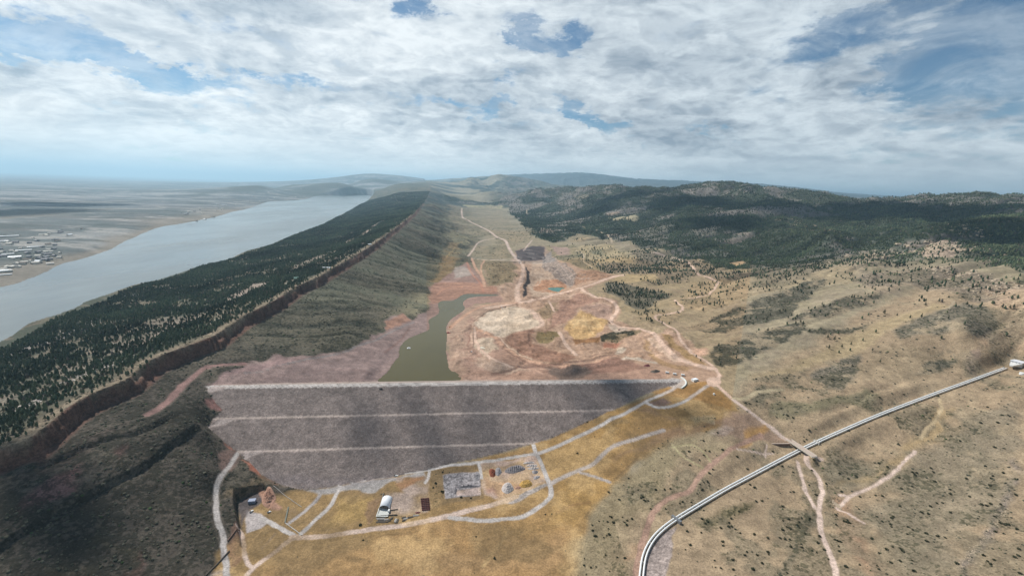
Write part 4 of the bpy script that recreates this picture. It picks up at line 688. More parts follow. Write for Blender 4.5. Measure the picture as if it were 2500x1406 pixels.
# ------------------------------------------------------------------ roads and tracks
def stroke(pts, width, c, soft=None, amt=1.0, kill=True, idn=0, rough=0.0, world=None):
    L = march([p[0] for p in pts], [p[1] for p in pts])[:, :2] if world is None else world
    # round the corners
    for _ in range(2):
        q = [L[0]]
        for a, b in zip(L[:-1], L[1:]): q += [a * .75 + b * .25, a * .25 + b * .75]
        L = np.array(q + [L[-1]])
    r = np.hypot(L[:, 0], L[:, 1]).max(); soft = soft or max(0.7, 0.0006 * r); k = sub(L, width + soft * 2 + 4)
    X, Y = GX[k], GY[k]
    if rough: X, Y = X + rough * (vnoise(X / 9, Y / 9, 55) + 1.2 * vnoise(X / 31, Y / 31, 57)), Y + rough * (vnoise(X / 9, Y / 9, 56) + 1.2 * vnoise(X / 31, Y / 31, 58))
    q, _ = seg_dist(X, Y, L); hw = width / 2
    m = (1 - sstep(q, hw - soft, hw + soft)) * amt
    tex = 1 + .10 * np.sin(q / hw * 4.5) * (q < hw)              # wheel tracks
    blend(k, np.asarray(c)[None, None] * tex[..., None], m)
    if kill:
        km = 1 - sstep(q, hw, hw + 3)
        for a in (PINE, SCR): a[k] *= 1 - km
        ROCK[k] *= 1 - km
    if idn: I = ID[k]; I[(m > .5) & (I == 0)] = idn
    return L
PK = A((212, 188, 172)); GR = A((190, 182, 176)); OR = A((196, 162, 140)); RD = A((178, 144, 124)); TN = A((196, 176, 148))
ROADS = [
 ('haul_road', [(1744, 900), (1724, 898), (1677, 885), (1641, 867), (1619, 843), (1601, 820), (1581, 807), (1556, 800), (1522, 800), (1502, 794), (1487, 782), (1502, 768), (1509, 754), (1502, 740), (1485, 731), (1450, 723), (1428, 714), (1419, 703)], 14, PK),
 ('haul_road', [(1190, 752), (1270, 738), (1286, 737), (1330, 727), (1373, 714), (1416, 701), (1459, 690), (1502, 674), (1521, 671)], 24, PK),
 ('haul_road', [(1268, 738), (1262, 726), (1263, 697), (1278, 672), (1278, 649), (1268, 636), (1249, 618), (1239, 599), (1235, 587), (1222, 582), (1212, 579), (1198, 565), (1169, 551), (1141, 538), (1126, 528), (1128, 508)], 20, PK),
 ('dirt_track', [(1212, 581), (1169, 589), (1158, 605), (1142, 626)], 10, PK),
 ('dirt_track', [(1269, 639), (1226, 633), (1186, 636), (1152, 630)], 10, PK),
 ('dirt_track', [(1152, 630), (1155, 642), (1163, 659), (1180, 679), (1182, 700)], 14, OR),
 ('dirt_track', [(1183, 636), (1172, 653), (1178, 679)], 8, OR),
 ('dirt_track', [(1278, 612), (1290, 598), (1300, 586)], 10, PK),
 ('haul_road', [(1263, 739), (1183, 743), (1141, 765), (1112, 788), (1098, 802)], 14, OR),
 ('haul_road', [(1158, 800), (1198, 817), (1226, 842), (1257, 865), (1294, 882), (1342, 893), (1420, 890), (1500, 868)], 12, OR),
 ('dirt_track', [(1158, 800), (1161, 837), (1186, 871), (1252, 896)], 8, PK),
 ('dirt_track', [(1365, 811), (1380, 840), (1405, 866)], 12, PK),
 ('dirt_track', [(1298, 762), (1330, 792), (1310, 800)], 16, PK),
 ('dirt_track', [(1340, 735), (1352, 760)], 8, PK),
 ('gravel_road', [(1649, 946), (1626, 958), (1579, 978), (1560, 990), (1540, 1000), (1502, 1019), (1445, 1050), (1380, 1080), (1342, 1096), (1310, 1108)], 7.5, GR),
 ('gravel_road', [(1574, 982), (1598, 993), (1615, 995), (1641, 993), (1670, 981), (1698, 962), (1730, 940)], 7, GR),
 ('gravel_road', [(1745, 936), (1776, 964), (1806, 988), (1842, 1014), (1886, 1044), (1934, 1080)], 9, PK),
 ('gravel_road', [(1982, 1110), (1995, 1119), (2005, 1121)], 8, PK),
 ('gravel_road', [(1752, 925), (1757, 915), (1747, 902), (1734, 889), (1720, 878), (1695, 865), (1677, 848), (1660, 832), (1657, 814), (1647, 802), (1621, 788), (1601, 780), (1598, 771), (1613, 768)], 8, PK),
 ('dirt_track', [(1625, 768), (1665, 760), (1669, 750), (1655, 741), (1644, 731), (1684, 729), (1712, 724), (1741, 710), (1755, 690)], 8, PK),
 ('dirt_track', [(1755, 690), (1726, 676), (1698, 665), (1690, 650), (1680, 640), (1655, 632), (1627, 625), (1570, 616), (1550, 612)], 12, PK),
 ('dirt_track', [(1405, 612), (1425, 620), (1426, 632), (1419, 636), (1440, 648), (1447, 655)], 9, TN),
 ('dirt_track', [(1480, 590), (1505, 598), (1480, 572), (1450, 560), (1420, 552), (1400, 554)], 16, TN),
 ('dirt_track', [(1290, 510), (1284, 516), (1288, 526)], 16, TN),
 ('gravel_road', [(583, 1100), (566, 1128), (538, 1165), (526, 1205), (526, 1248), (535, 1279), (546, 1308), (546, 1342), (552, 1372), (556, 1410)], 6.5, GR),
 ('gravel_road', [(580, 1284), (591, 1304), (596, 1348), (602, 1373), (616, 1386)], 5, PK),
 ('gravel_road', [(595, 1412), (616, 1386), (659, 1355), (712, 1314)], 6.5, PK),
 ('gravel_road', [(640, 1264), (659, 1275), (705, 1300), (718, 1309)], 7, GR),
 ('gravel_road', [(712, 1311), (773, 1311), (841, 1301), (910, 1291), (980, 1282), (1060, 1268), (1089, 1262), (1150, 1245), (1219, 1227), (1260, 1212)], 9, PK),
 ('gravel_road', [(1098, 1264), (1150, 1268), (1185, 1271), (1230, 1266), (1282, 1261), (1321, 1234), (1348, 1211), (1346, 1188), (1332, 1159), (1319, 1120), (1307, 1104), (1303, 1086)], 7.5, GR),
 ('gravel_road', [(1312, 1108), (1241, 1118), (1169, 1127), (1105, 1135), (1048, 1145), (968, 1157), (900, 1169), (841, 1177), (785, 1184)], 7, GR),
 ('gravel_road', [(830, 1184), (821, 1207), (807, 1234), (773, 1268), (734, 1302)], 6, GR),
 ('drainage_channel', [(782, 1204), (769, 1227), (741, 1250), (705, 1277)], 6, A((166, 158, 154))),
 ('gravel_road', [(1048, 1148), (1047, 1163), (1039, 1178)], 5, GR),
 ('gravel_road', [(1166, 1129), (1173, 1145), (1177, 1166)], 5.5, GR),
 ('gravel_road', [(1349, 1178), (1401, 1152), (1448, 1134), (1465, 1114), (1497, 1088), (1542, 1075), (1580, 1062), (1619, 1050)], 7.5, A((180, 168, 160))),
 ('dirt_track', [(1417, 1154), (1443, 1161), (1488, 1178)], 5, A((180, 168, 160))),
 ('dirt_track', [(1860, 1060), (1840, 1072), (1784, 1094), (1736, 1134), (1707, 1162), (1687, 1202), (1642, 1212), (1611, 1231), (1594, 1248), (1571, 1319), (1557, 1376), (1553, 1410)], 8, RD),
 ('dirt_track', [(1798, 1096), (1841, 1103), (1889, 1107)], 3, PK),
 ('dirt_track', [(1872, 1086), (1867, 1114)], 3, PK),
 ('dirt_track', [(1966, 1106), (1969, 1128), (1992, 1157), (2003, 1182), (2006, 1205), (1998, 1242), (2000, 1276), (2012, 1313), (2032, 1362), (2042, 1412)], 6, PK),
 ('dirt_track', [(1949, 1126), (1955, 1165), (1969, 1202), (1989, 1242)], 4.5, PK),
 ('dirt_track', [(2045, 1242), (2073, 1211), (2113, 1197), (2150, 1177), (2184, 1148), (2207, 1128), (2235, 1100)], 5, PK),
 ('dirt_track', [(2050, 1208), (2073, 1211)], 5, PK),
 ('dirt_track', [(2048, 1245), (2073, 1254), (2107, 1276)], 4, PK),
 ('dirt_track', [(2244, 1071), (2267, 1043), (2295, 1006), (2293, 975)], 5, A((190, 168, 132))),
 ('dirt_track', [(598, 888), (541, 891), (501, 896), (467, 919), (435, 950), (421, 968), (393, 993), (356, 1013)], 11, A((150, 118, 110))),
 ('gravel_road', [(600, 911), (680, 893), (782, 873), (856, 854), (922, 831), (956, 808), (1010, 787)], 6, A((146, 136, 132))),
 ('dirt_track', [(1641, 1086), (1665, 1114), (1700, 1133), (1716, 1142)], 3, A((176, 164, 124))),
 ('dirt_track', [(1641, 1092), (1668, 1085), (1700, 1088), (1720, 1105), (1736, 1128)], 3, A((176, 164, 124))),
 ('dirt_track', [(1910, 950), (1850, 955), (1815, 975), (1790, 972)], 8, A((180, 164, 132))),
]
for i_, (nm, pts, wd, c) in enumerate(ROADS): stroke(pts, wd, c, idn=i_ + 1, rough=2.4 if nm == 'dirt_track' else 1.3); NAMES[i_ + 1] = nm
nR = len(ROADS)
# gravel yards
for nm, pts, c in (('paved_yard', [(1724, 926), (1735, 921), (1752, 921), (1762, 930), (1757, 940), (1742, 944), (1728, 941)], PK), ('paved_yard', [(1600, 930), (1640, 922), (1668, 924), (1676, 937), (1664, 948), (1646, 946), (1620, 937)], GR)):
    k, m = region(pts, .8, .6); blend(k, c, m); nR += 1; I = ID[k]; I[(m > .5)] = nR; NAMES[nR] = nm
    for a in (PINE, SCR, ROCK): a[k] *= 1 - m
# thin dark lines, gullies, tyre marks and stripes painted to make quarry benches show (no object of their own)
LINES = [([(1235, 830), (1260, 850), (1300, 868), (1350, 876)], 5, (128, 96, 82)), ([(1258, 816), (1290, 842), (1330, 858), (1390, 868)], 5, (132, 100, 84)), ([(1225, 850), (1262, 872), (1300, 890), (1345, 899)], 5, (136, 106, 92)), ([(1204, 812), (1232, 838), (1262, 860), (1298, 878)], 4, (222, 200, 180)),
 ([(1418, 778), (1448, 816)], 4, (214, 190, 142)), ([(1432, 774), (1458, 806)], 3, (178, 148, 102)), ([(1446, 774), (1470, 800)], 4, (212, 188, 140)), ([(1400, 800), (1425, 770)], 4, (216, 192, 146)), ([(1205, 912), (1260, 900), (1330, 890), (1420, 882)], 10, (118, 92, 84)), ([(1540, 884), (1500, 892), (1440, 898)], 12, (122, 98, 88)),
 ([(1268, 748), (1312, 762), (1328, 788), (1306, 806)], 9, (220, 196, 178)), ([(1330, 745), (1348, 765), (1344, 790)], 4, (128, 112, 90)), ([(1318, 765), (1336, 780), (1332, 800)], 4, (132, 114, 94)), ([(1100, 830), (1130, 812), (1150, 822), (1140, 845)], 3, (140, 104, 90)), ([(1120, 800), (1150, 790), (1152, 806)], 3, (140, 104, 90)), ([(1100, 870), (1150, 862)], 4, (200, 172, 152)),
 ([(1095, 880), (1130, 872), (1165, 880)], 5, (148, 116, 100)), ([(1170, 770), (1150, 800), (1152, 840)], 6, (214, 188, 168)), ([(1380, 735), (1400, 715), (1440, 716)], 7, (206, 180, 160)), ([(1370, 760), (1400, 735), (1450, 728), (1490, 738)], 5, (134, 106, 94)), ([(1400, 742), (1460, 738), (1498, 752)], 5, (206, 182, 166)), ([(1480, 850), (1540, 846), (1600, 862)], 6, (200, 176, 158)), ([(1440, 870), (1500, 858), (1560, 862)], 5, (132, 106, 92)),
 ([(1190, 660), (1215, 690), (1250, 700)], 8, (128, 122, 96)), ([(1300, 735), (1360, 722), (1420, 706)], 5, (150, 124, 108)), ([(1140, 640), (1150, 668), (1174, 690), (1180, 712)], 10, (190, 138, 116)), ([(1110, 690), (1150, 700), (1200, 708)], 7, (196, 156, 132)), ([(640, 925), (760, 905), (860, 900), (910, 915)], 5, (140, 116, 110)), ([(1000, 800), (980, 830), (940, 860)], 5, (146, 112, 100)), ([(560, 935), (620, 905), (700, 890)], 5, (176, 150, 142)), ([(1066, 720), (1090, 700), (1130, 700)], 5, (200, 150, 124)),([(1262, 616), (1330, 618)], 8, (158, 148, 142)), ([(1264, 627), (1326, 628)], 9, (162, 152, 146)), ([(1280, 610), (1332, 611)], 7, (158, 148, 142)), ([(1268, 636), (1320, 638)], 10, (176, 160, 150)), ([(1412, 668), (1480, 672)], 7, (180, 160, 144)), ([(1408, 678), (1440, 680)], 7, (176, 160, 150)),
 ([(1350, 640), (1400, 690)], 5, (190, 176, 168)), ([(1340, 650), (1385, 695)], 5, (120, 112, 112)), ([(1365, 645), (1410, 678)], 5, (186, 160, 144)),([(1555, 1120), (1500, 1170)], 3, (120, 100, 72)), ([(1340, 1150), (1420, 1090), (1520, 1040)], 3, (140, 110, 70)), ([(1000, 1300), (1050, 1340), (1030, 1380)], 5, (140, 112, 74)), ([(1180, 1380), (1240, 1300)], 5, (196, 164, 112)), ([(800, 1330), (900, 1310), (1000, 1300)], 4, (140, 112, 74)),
         ([(1100, 1300), (1060, 1400)], 6, (158, 124, 82)), ([(700, 1400), (800, 1350), (900, 1370)], 6, (142, 114, 76)), ([(1360, 1250), (1400, 1230), (1440, 1226)], 5, (164, 126, 80)), ([(640, 1338), (672, 1302)], 3, (150, 130, 110)),
         ([(2190, 945), (2120, 950), (2080, 940)], 3, (130, 118, 96)), ([(2270, 870), (2320, 850), (2340, 880), (2290, 890)], 3, (130, 120, 100)), ([(2290, 780), (2330, 735)], 4, (180, 166, 140)), ([(1180, 812), (1240, 770)], 5, (188, 178, 164)),
         ([(1270, 722), (1300, 726), (1330, 722)], 5, (150, 130, 118)), ([(640, 905), (760, 878)], 3, (146, 122, 114)), ([(830, 860), (930, 905)], 5, (142, 120, 112)), ([(700, 930), (780, 880), (900, 870)], 4, (150, 128, 120)), ([(1330, 897), (1420, 880), (1500, 866)], 9, (132, 108, 98)),
         ([(1080, 800), (1060, 790)], 3, (170, 120, 96)), ([(1385, 735), (1360, 790), (1330, 812)], 7, (146, 118, 104)), ([(1520, 900), (1600, 898)], 5, (146, 120, 104)), ([(1290, 590), (1330, 596), (1400, 600)], 8, (122, 122, 96)), ([(1090, 630), (1110, 600), (1130, 590)], 8, (176, 150, 106)),
         ([(1335, 706), (1300, 712), (1296, 700), (1316, 694), (1322, 676)], 8, (206, 190, 172)), ([(1325, 677), (1360, 681)], 6, (150, 134, 122))]
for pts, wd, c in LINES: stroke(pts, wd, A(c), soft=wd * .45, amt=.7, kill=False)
# golden grass variation downstream; darker brown streaks also paint the shade of relief
gk, gm_ = region([(520, 1420), (560, 1330), (600, 1240), (700, 1200), (760, 1190), (1050, 1148), (1300, 1088), (1400, 1048), (1500, 1004), (1640, 950), (1760, 960), (1800, 1010), (1640, 1085), (1580, 1110), (1500, 1190), (1440, 1260), (1400, 1450)], 8, 8)
st = fbm(GX * .35 + GY * .2, GY * 1.2 - GX * .3, 40, 4, 361, .65); gold = np.zeros(H.shape); gold[gk] = gm_; gold *= sstep(COL[..., 0] - COL[..., 2], .06, .11)
COL += (gold * sstep(n_b + .4 * n_c + .5 * st, -.02, .35) * .75)[..., None] * (A((136, 112, 76)) - COL)
COL += (gold * sstep(-n_b + .5 * n_c, .08, .35) * .5)[..., None] * (A((204, 170, 116)) - COL)
COL += (gold * -.02)[..., None] * (COL - COL.mean(-1, keepdims=True))
# general mottling
dist_fac = np.clip(RR / 3000, .6, 1.4)[:, None]
COL *= (1 + .16 * n_c + .10 * n_b + .10 * fine)[..., None]
bare = (SCR < .15) & (PINE < .1) & (off > 0)
st = fbm(GX * .35 + GY * .2, GY * 1.2 - GX * .3, 40, 4, 361, .65)
COL *= np.where(bare, 1 + .26 * st, 1)[..., None]
k = w_d = sub(np.vstack([Ld, Ld[:1]]), 30); X, Y = GX[k], GY[k]; q, _ = seg_dist(X, Y, np.vstack([Ld, Ld[:1]])); q = np.where(inside(X, Y, Ld), q, -q); notroad = (ID[k] == 0)
ct = np.abs(((fbm(X, Y, 90, 4, 661) * 9) % 1.0) - .5) * 2; c2_ = fbm(X, Y, 35, 4, 663)
COL[k] *= (1 + (notroad * sstep(q, 0, 20) * (.26 * (ct - .5) + .30 * c2_))[..., None] * np.array([.9, 1.0, 1.1])) * np.array([1.03, .94, .86])
# dam colours
rock_face = A((148, 134, 127)) * np.ones(H.shape + (1,))
rock_face = rock_face * (1 - .10 * sstep(sS, 34, 18)[..., None] * np.array([1, .97, .95])) * (1 + .05 * n_c + .07 * fbm(GX, GY, 60, 4, 371) + .16 * (np.random.default_rng(5).random(H.shape) - .5))[..., None]
dcol = rock_face.copy()
def setc(m, c): dcol[m] = c
crest = (sS > -6) & (sS < 7.5); b1 = (sS > 65.6) & (sS < 71.0); b2 = (sS > 126.6) & (sS < 132.0); ups = sS <= -6
setc(ups, A((176, 160, 150))); setc(crest, A((196, 188, 182))); setc(b1 | b2, A((182, 166, 156)))
dcol[(sS > 2.5) & (sS < 3.6)] = A((150, 142, 138)); dcol[(sS > -3.2) & (sS < -2.4)] = A((160, 152, 148))
COL[DAM] = dcol[DAM]; SCR[DAM] = 0; PINE[DAM] = 0; ROCK[DAM] = np.where((crest | b1 | b2), .0, .34)[DAM]
for pts in ([(541, 1023), (582, 1022), (560, 1030), (546, 1037), (509, 1043)], [(600, 1100), (655, 1100), (625, 1110), (602, 1123), (594, 1120)], [(500, 953), (526, 943), (560, 944), (541, 952), (510, 958)]):
    k, m = region(pts, 1.0, .5); blend(k, A((190, 174, 166)), m); ROCK[k] *= 1 - m
k, m = region([(740, 1188), (700, 1175), (670, 1150), (760, 1175), (900, 1160), (960, 1155), (880, 1170)], 12, 6); blend(k, A((150, 138, 140)), m * .5)
# keep the drawing of the water's edge
wet = (off < 0) & (GX < lake_mid_x + 5000) & (H < LAKE_Z + 1.5) & (RR[:, None] < 16000); PINE[H < LAKE_Z + 2] = np.where(off[H < LAKE_Z + 2] < 0, 0, PINE[H < LAKE_Z + 2])
np.clip(COL, .012, .8, out=COL); np.clip(SCR, 0, 1, out=SCR); np.clip(PINE, 0, 1, out=PINE)
# the tint of thick woodland floor, the scrub factor
DAMID = {}
base = nR + 1
segs = [('crest_road', crest), ('bench_road', b1), ('bench_road', b2), ('upstream_slope', ups & ~crest), ('rockfill_slope', (sS >= 7.5) & (sS <= 65.6)), ('rockfill_slope', (sS >= 71.0) & (sS <= 126.6)), ('rockfill_slope', (sS >= 132.0))]
for j, (nm, m) in enumerate(segs): ID[DAM & m] = base + j; DAMID[base + j] = nm
I0 = ID == 0
R_ridge = I0 & (off < 0) & bank; ID[R_ridge] = 100; NAMES[100] = 'ridge'
ID[I0 & (off >= 0) & (slope_w > .5)] = 101; NAMES[101] = 'ridge_slope'
ID[(ID == 0) & (off < 0)] = 102; NAMES[102] = 'plain'
ID[(ID == 0) & (mt > .5)] = 103; NAMES[103] = 'hills'
ID[(ID == 0) & (RR[:, None] > 24000)] = 104; NAMES[104] = 'mountains'

# ------------------------------------------------------------------ materials
def mat(name, base=(.5, .5, .5), rough=.8, metal=0.0, var=0.0, vscale=1.0, spec=.3):
    m = bpy.data.materials.new(name); m.use_nodes = True; t = NT(m.node_tree); b = t.n['Principled BSDF']
    b.inputs['Roughness'].default_value = rough; b.inputs['Metallic'].default_value = metal; b.inputs['Specular IOR Level'].default_value = spec
    co = t.node('ShaderNodeTexCoord').outputs['Object']
    n = t.noise(co, vscale, 4, .6); f = t.rng(n, .3, .7, 1 - var, 1 + var)
    t.l.new(t.mix(1.0, tuple(base), t.xyz(f, f, f), 'MULTIPLY'), b.inputs[0]); return m
gm = bpy.data.materials.new('land'); gm.use_nodes = True; t = NT(gm.node_tree); b = t.n['Principled BSDF']
b.inputs['Roughness'].default_value = .95; b.inputs['Specular IOR Level'].default_value = .1
col_ = t.node('ShaderNodeVertexColor', layer_name='Col').outputs[0]; det = t.sep(t.node('ShaderNodeVertexColor', layer_name='Det').outputs[0])
pos = t.node('ShaderNodeNewGeometry').outputs['Position']
s1 = t.noise(pos, 0.16, 3, .6); s2 = t.noise(pos, 0.035, 3, .6); s3 = t.noise(pos, 0.009, 4, .6)
scr = t.m('MULTIPLY', t.rng(t.m('ADD', t.m('ADD', t.m('MULTIPLY', s1, .5), t.m('MULTIPLY', s2, .3)), t.m('MULTIPLY', s3, .2)), t.m('SUBTRACT', .66, t.m('MULTIPLY', det[0], .26)), t.m('SUBTRACT', .74, t.m('MULTIPLY', det[0], .26))), t.m('MINIMUM', t.m('MULTIPLY', det[0], 3.0), .85))
c1 = t.mix(scr, col_, t.mix(1.0, col_, (.34, .38, .34), 'MULTIPLY'))
# bare rock: light and dark blocks
rk = t.noise(pos, 0.22, 4, .7); rk2 = t.noise(pos, 0.05, 4, .7)
rf = t.rng(t.m('ADD', t.m('MULTIPLY', rk, .6), t.m('MULTIPLY', rk2, .4)), .38, .62, .48, 1.52)
c2 = t.mix(det[1], c1, t.mix(1.0, c1, t.xyz(rf, rf, rf), 'MULTIPLY'))
g1 = t.m('MULTIPLY', t.rng(t.noise(pos, 0.45, 3, .75), .3, .7, .72, 1.28), t.rng(t.noise(pos, 0.07, 5, .7), .3, .7, .78, 1.22)); c3 = t.mix(1.0, c2, t.xyz(g1, g1, g1), 'MULTIPLY')
t.l.new(c3, b.inputs[0])
bp = t.node('ShaderNodeBump'); bp.inputs['Strength'].default_value = .9; bp.inputs['Distance'].default_value = 1.6
t.l.new(t.m('ADD', t.m('MULTIPLY', rk, t.m('ADD', .35, t.m('MULTIPLY', det[1], 1.6))), t.m('MULTIPLY', s1, t.m('MULTIPLY', det[0], 1.6))), bp.inputs['Height']); t.l.new(bp.outputs[0], b.inputs['Normal'])

def link(me, name, parent=None):
    o = bpy.data.objects.new(name, me); C.objects.link(o); o.parent = parent; return o
def mesh_np(name, V, Q, mat_=None, smooth=True, parent=None, col=None, det=None):
    k = Q.shape[1]; me = bpy.data.meshes.new(name); n = len(V); nf = len(Q)
    me.vertices.add(n); me.vertices.foreach_set('co', np.ascontiguousarray(V, np.float32).ravel())
    me.loops.add(nf * k); me.loops.foreach_set('vertex_index', np.ascontiguousarray(Q, np.int32).ravel())
    me.polygons.add(nf); me.polygons.foreach_set('loop_start', np.arange(0, nf * k, k, dtype=np.int32)); me.polygons.foreach_set('loop_total', np.full(nf, k, np.int32))
    me.polygons.foreach_set('use_smooth', np.full(nf, smooth)); me.update()
    if mat_: me.materials.append(mat_)
    for nm, a in (('Col', col), ('Det', det)):
        if a is not None:
            at_ = me.color_attributes.new(nm, 'FLOAT_COLOR', 'POINT'); at_.data.foreach_set('color', np.ascontiguousarray(np.concatenate([a, np.ones((n, 1))], 1), np.float32).ravel())
    return link(me, name, parent)
def tag(o, label=None, cat=None, group=None, kind=None):
    if label: o['label'] = label
    if cat: o['category'] = cat
    if group: o['group'] = group
    if kind: o['kind'] = kind
    return o
def empty(name, loc, rz=0.0, label=None, cat=None, group=None):
    o = bpy.data.objects.new(name, None); C.objects.link(o); o.location = loc; o.rotation_euler = (0, 0, rz); o.empty_display_size = 1; return tag(o, label, cat, group)

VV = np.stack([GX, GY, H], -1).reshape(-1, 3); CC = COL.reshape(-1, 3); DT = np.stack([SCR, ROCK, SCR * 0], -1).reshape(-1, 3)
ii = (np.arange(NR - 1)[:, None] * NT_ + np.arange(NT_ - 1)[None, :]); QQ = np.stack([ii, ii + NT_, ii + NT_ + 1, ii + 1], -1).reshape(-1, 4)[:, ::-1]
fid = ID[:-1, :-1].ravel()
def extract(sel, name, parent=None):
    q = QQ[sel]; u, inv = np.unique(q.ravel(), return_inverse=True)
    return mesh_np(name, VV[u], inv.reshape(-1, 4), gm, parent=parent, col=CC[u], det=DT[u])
dam = empty('dam', (0, 0, 0), 0, 'long grey rockfill embankment dam with two pale benches crossing the valley', 'dam')
for k in np.unique(fid):
    if k in DAMID: extract(fid == k, DAMID[k], dam)
    else: tag(extract(fid == k, NAMES[int(k)]), kind='structure')

# ------------------------------------------------------------------ water
def water(name, z, pts, base, rough, scale, strength, grow=6.0):
    m = bpy.data.materials.new(name); m.use_nodes = True; t = NT(m.node_tree); b = t.n['Principled BSDF']
    p = t.node('ShaderNodeNewGeometry').outputs['Position']; n = t.noise(t.v('MULTIPLY', p, (1, .5, 1)), .004, 4, .6)
    t.l.new(t.mix(t.rng(n, .3, .7), tuple(np.array(base) * .85), tuple(np.array(base) * 1.15)), b.inputs[0]); t.l.new(t.rng(t.noise(t.v('MULTIPLY', p, (1, .35, 1)), .0022, 5, .6), .35, .65, rough * .85, rough * 1.35), b.inputs['Roughness']); b.inputs['IOR'].default_value = 1.33; b.inputs['Specular IOR Level'].default_value = .5 if z > 50 else .3
    bm_ = t.node('ShaderNodeBump'); bm_.inputs['Strength'].default_value = strength; bm_.inputs['Distance'].default_value = 1.0; t.l.new(t.noise(p, scale, 3, .6), bm_.inputs['Height']); t.l.new(bm_.outputs[0], b.inputs['Normal'])
    d = np.roll(pts, -1, 0) - np.roll(pts, 1, 0); n_ = np.stack([d[:, 1], -d[:, 0]], 1); n_ /= np.linalg.norm(n_, axis=1)[:, None] + 1e-9
    area = np.sum(pts[:, 0] * np.roll(pts[:, 1], -1) - np.roll(pts[:, 0], -1) * pts[:, 1]); L = pts + n_ * np.sign(area) * grow; V = np.array([(x, y, z) for x, y in L])
    me = bpy.data.meshes.new(name); me.from_pydata(V.tolist(), [], [list(range(len(L)))]); me.materials.append(m)
    return tag(link(me, name), kind='structure')
water('lake', LAKE_Z, LAKE_L, (.15, .17, .165), .2, .05, .10, 9.0)
water('reservoir_water', POND_Z, POND_L, (.082, .068, .022), .2, .12, .05, 2.5)
water('quarry_pond', QP_Z, QP_L, (.045, .16, .11), .14, .12, .03, 1.5)
# ------------------------------------------------------------------ vegetation
HT = interp_cache = None
def ground_z(x, y):
    t = np.arctan2(x, y); r = np.hypot(x, y); i = np.clip(np.searchsorted(TH, t) - 1, 0, NT_ - 2); j = np.clip(np.searchsorted(RR, r) - 1, 0, NR - 2)
    a = (t - TH[i]) / (TH[i + 1] - TH[i]); b = (r - RR[j]) / (RR[j + 1] - RR[j])
    return (H[j, i] * (1 - a) + H[j, i + 1] * a) * (1 - b) + (H[j + 1, i] * (1 - a) + H[j + 1, i + 1] * a) * b
CELL = np.gradient(RR)[:, None] * RR[:, None] * np.gradient(TH)[None, :]
def to_px(x, y, z):
    p = np.radians(PITCH); dz = z - CZ; f = y * np.cos(p) - dz * np.sin(p); u = y * np.sin(p) + dz * np.cos(p)
    r = np.radians(ROLL); a = x * np.cos(r) + u * np.sin(r); b = -x * np.sin(r) + u * np.cos(r)
    return 1250 + a / f * F, 703 - b / f * F
def scatter(dens, a0, mask, seed):
    g = np.random.default_rng(seed); ex = np.where(mask, dens * CELL / a0, 0); ex = np.minimum(ex, 30)
    n = np.floor(ex + g.random(ex.shape)).astype(int); j, i = np.nonzero(n); c = n[j, i]; j = np.repeat(j, c); i = np.repeat(i, c)
    u = j + g.random(len(j)); v = i + g.random(len(j)); j0 = np.minimum(u.astype(int), NR - 2); i0 = np.minimum(v.astype(int), NT_ - 2); fu = u - j0; fv = v - i0
    r = RR[j0] + (RR[j0 + 1] - RR[j0]) * fu; t = TH[i0] + (TH[i0 + 1] - TH[i0]) * fv
    x = np.sin(t) * r; y = np.cos(t) * r; z = (H[j0, i0] * (1 - fv) + H[j0, i0 + 1] * fv) * (1 - fu) + (H[j0 + 1, i0] * (1 - fv) + H[j0 + 1, i0 + 1] * fv) * fu
    return x, y, z, g
def leaf_mat(name, var=.25, rough=.9):
    m = bpy.data.materials.new(name); m.use_nodes = True; t = NT(m.node_tree); b = t.n['Principled BSDF']; b.inputs['Roughness'].default_value = rough; b.inputs['Specular IOR Level'].default_value = .1
    c = t.node('ShaderNodeVertexColor', layer_name='Col').outputs[0]; n = t.noise(t.node('ShaderNodeNewGeometry').outputs['Position'], .6, 2, .6); f = t.rng(n, .3, .7, 1 - var, 1 + var)
    t.l.new(t.mix(1.0, c, t.xyz(f, f, f), 'MULTIPLY'), b.inputs[0]); return m
LEAF = leaf_mat('foliage')
def stamp(name, tv, tf, x, y, z, s, g, colr, jit=.22, label=None, cat=None, group=None):
    n = len(x); k = len(tv); rot = g.random(n) * 6.283; c, q = np.cos(rot), np.sin(rot)
    J = 1 + jit * (g.random((n, k)) - .5) * 2; hx = s[:, None] * (.85 + .3 * g.random((n, 1)))
    vx = tv[None, :, 0] * J * hx; vy = tv[None, :, 1] * J * hx
    V = np.stack([x[:, None] + vx * c[:, None] - vy * q[:, None], y[:, None] + vx * q[:, None] + vy * c[:, None], z[:, None] + tv[None, :, 2] * s[:, None] * (1 + .08 * (g.random((n, k)) - .5))], -1).reshape(-1, 3)
    Fa = (np.asarray(tf)[None] + (np.arange(n) * k)[:, None, None]).reshape(-1, 3)
    cc = np.repeat(colr, k, 0) * np.tile(.8 + .4 * tv[:, 2] / tv[:, 2].max(), n)[:, None] ** 0
    o = mesh_np(name, V, Fa, LEAF, smooth=False, col=cc); return tag(o, label, cat, group, 'stuff')
def ring(n, r, z, ph=0): return [(r * math.cos(6.2832 * i / n + ph), r * math.sin(6.2832 * i / n + ph), z) for i in range(n)]
pv = np.array(ring(5, .15, .12) + ring(6, .25, .40, .6) + ring(4, .17, .76, .2) + [(0, 0, .98)])
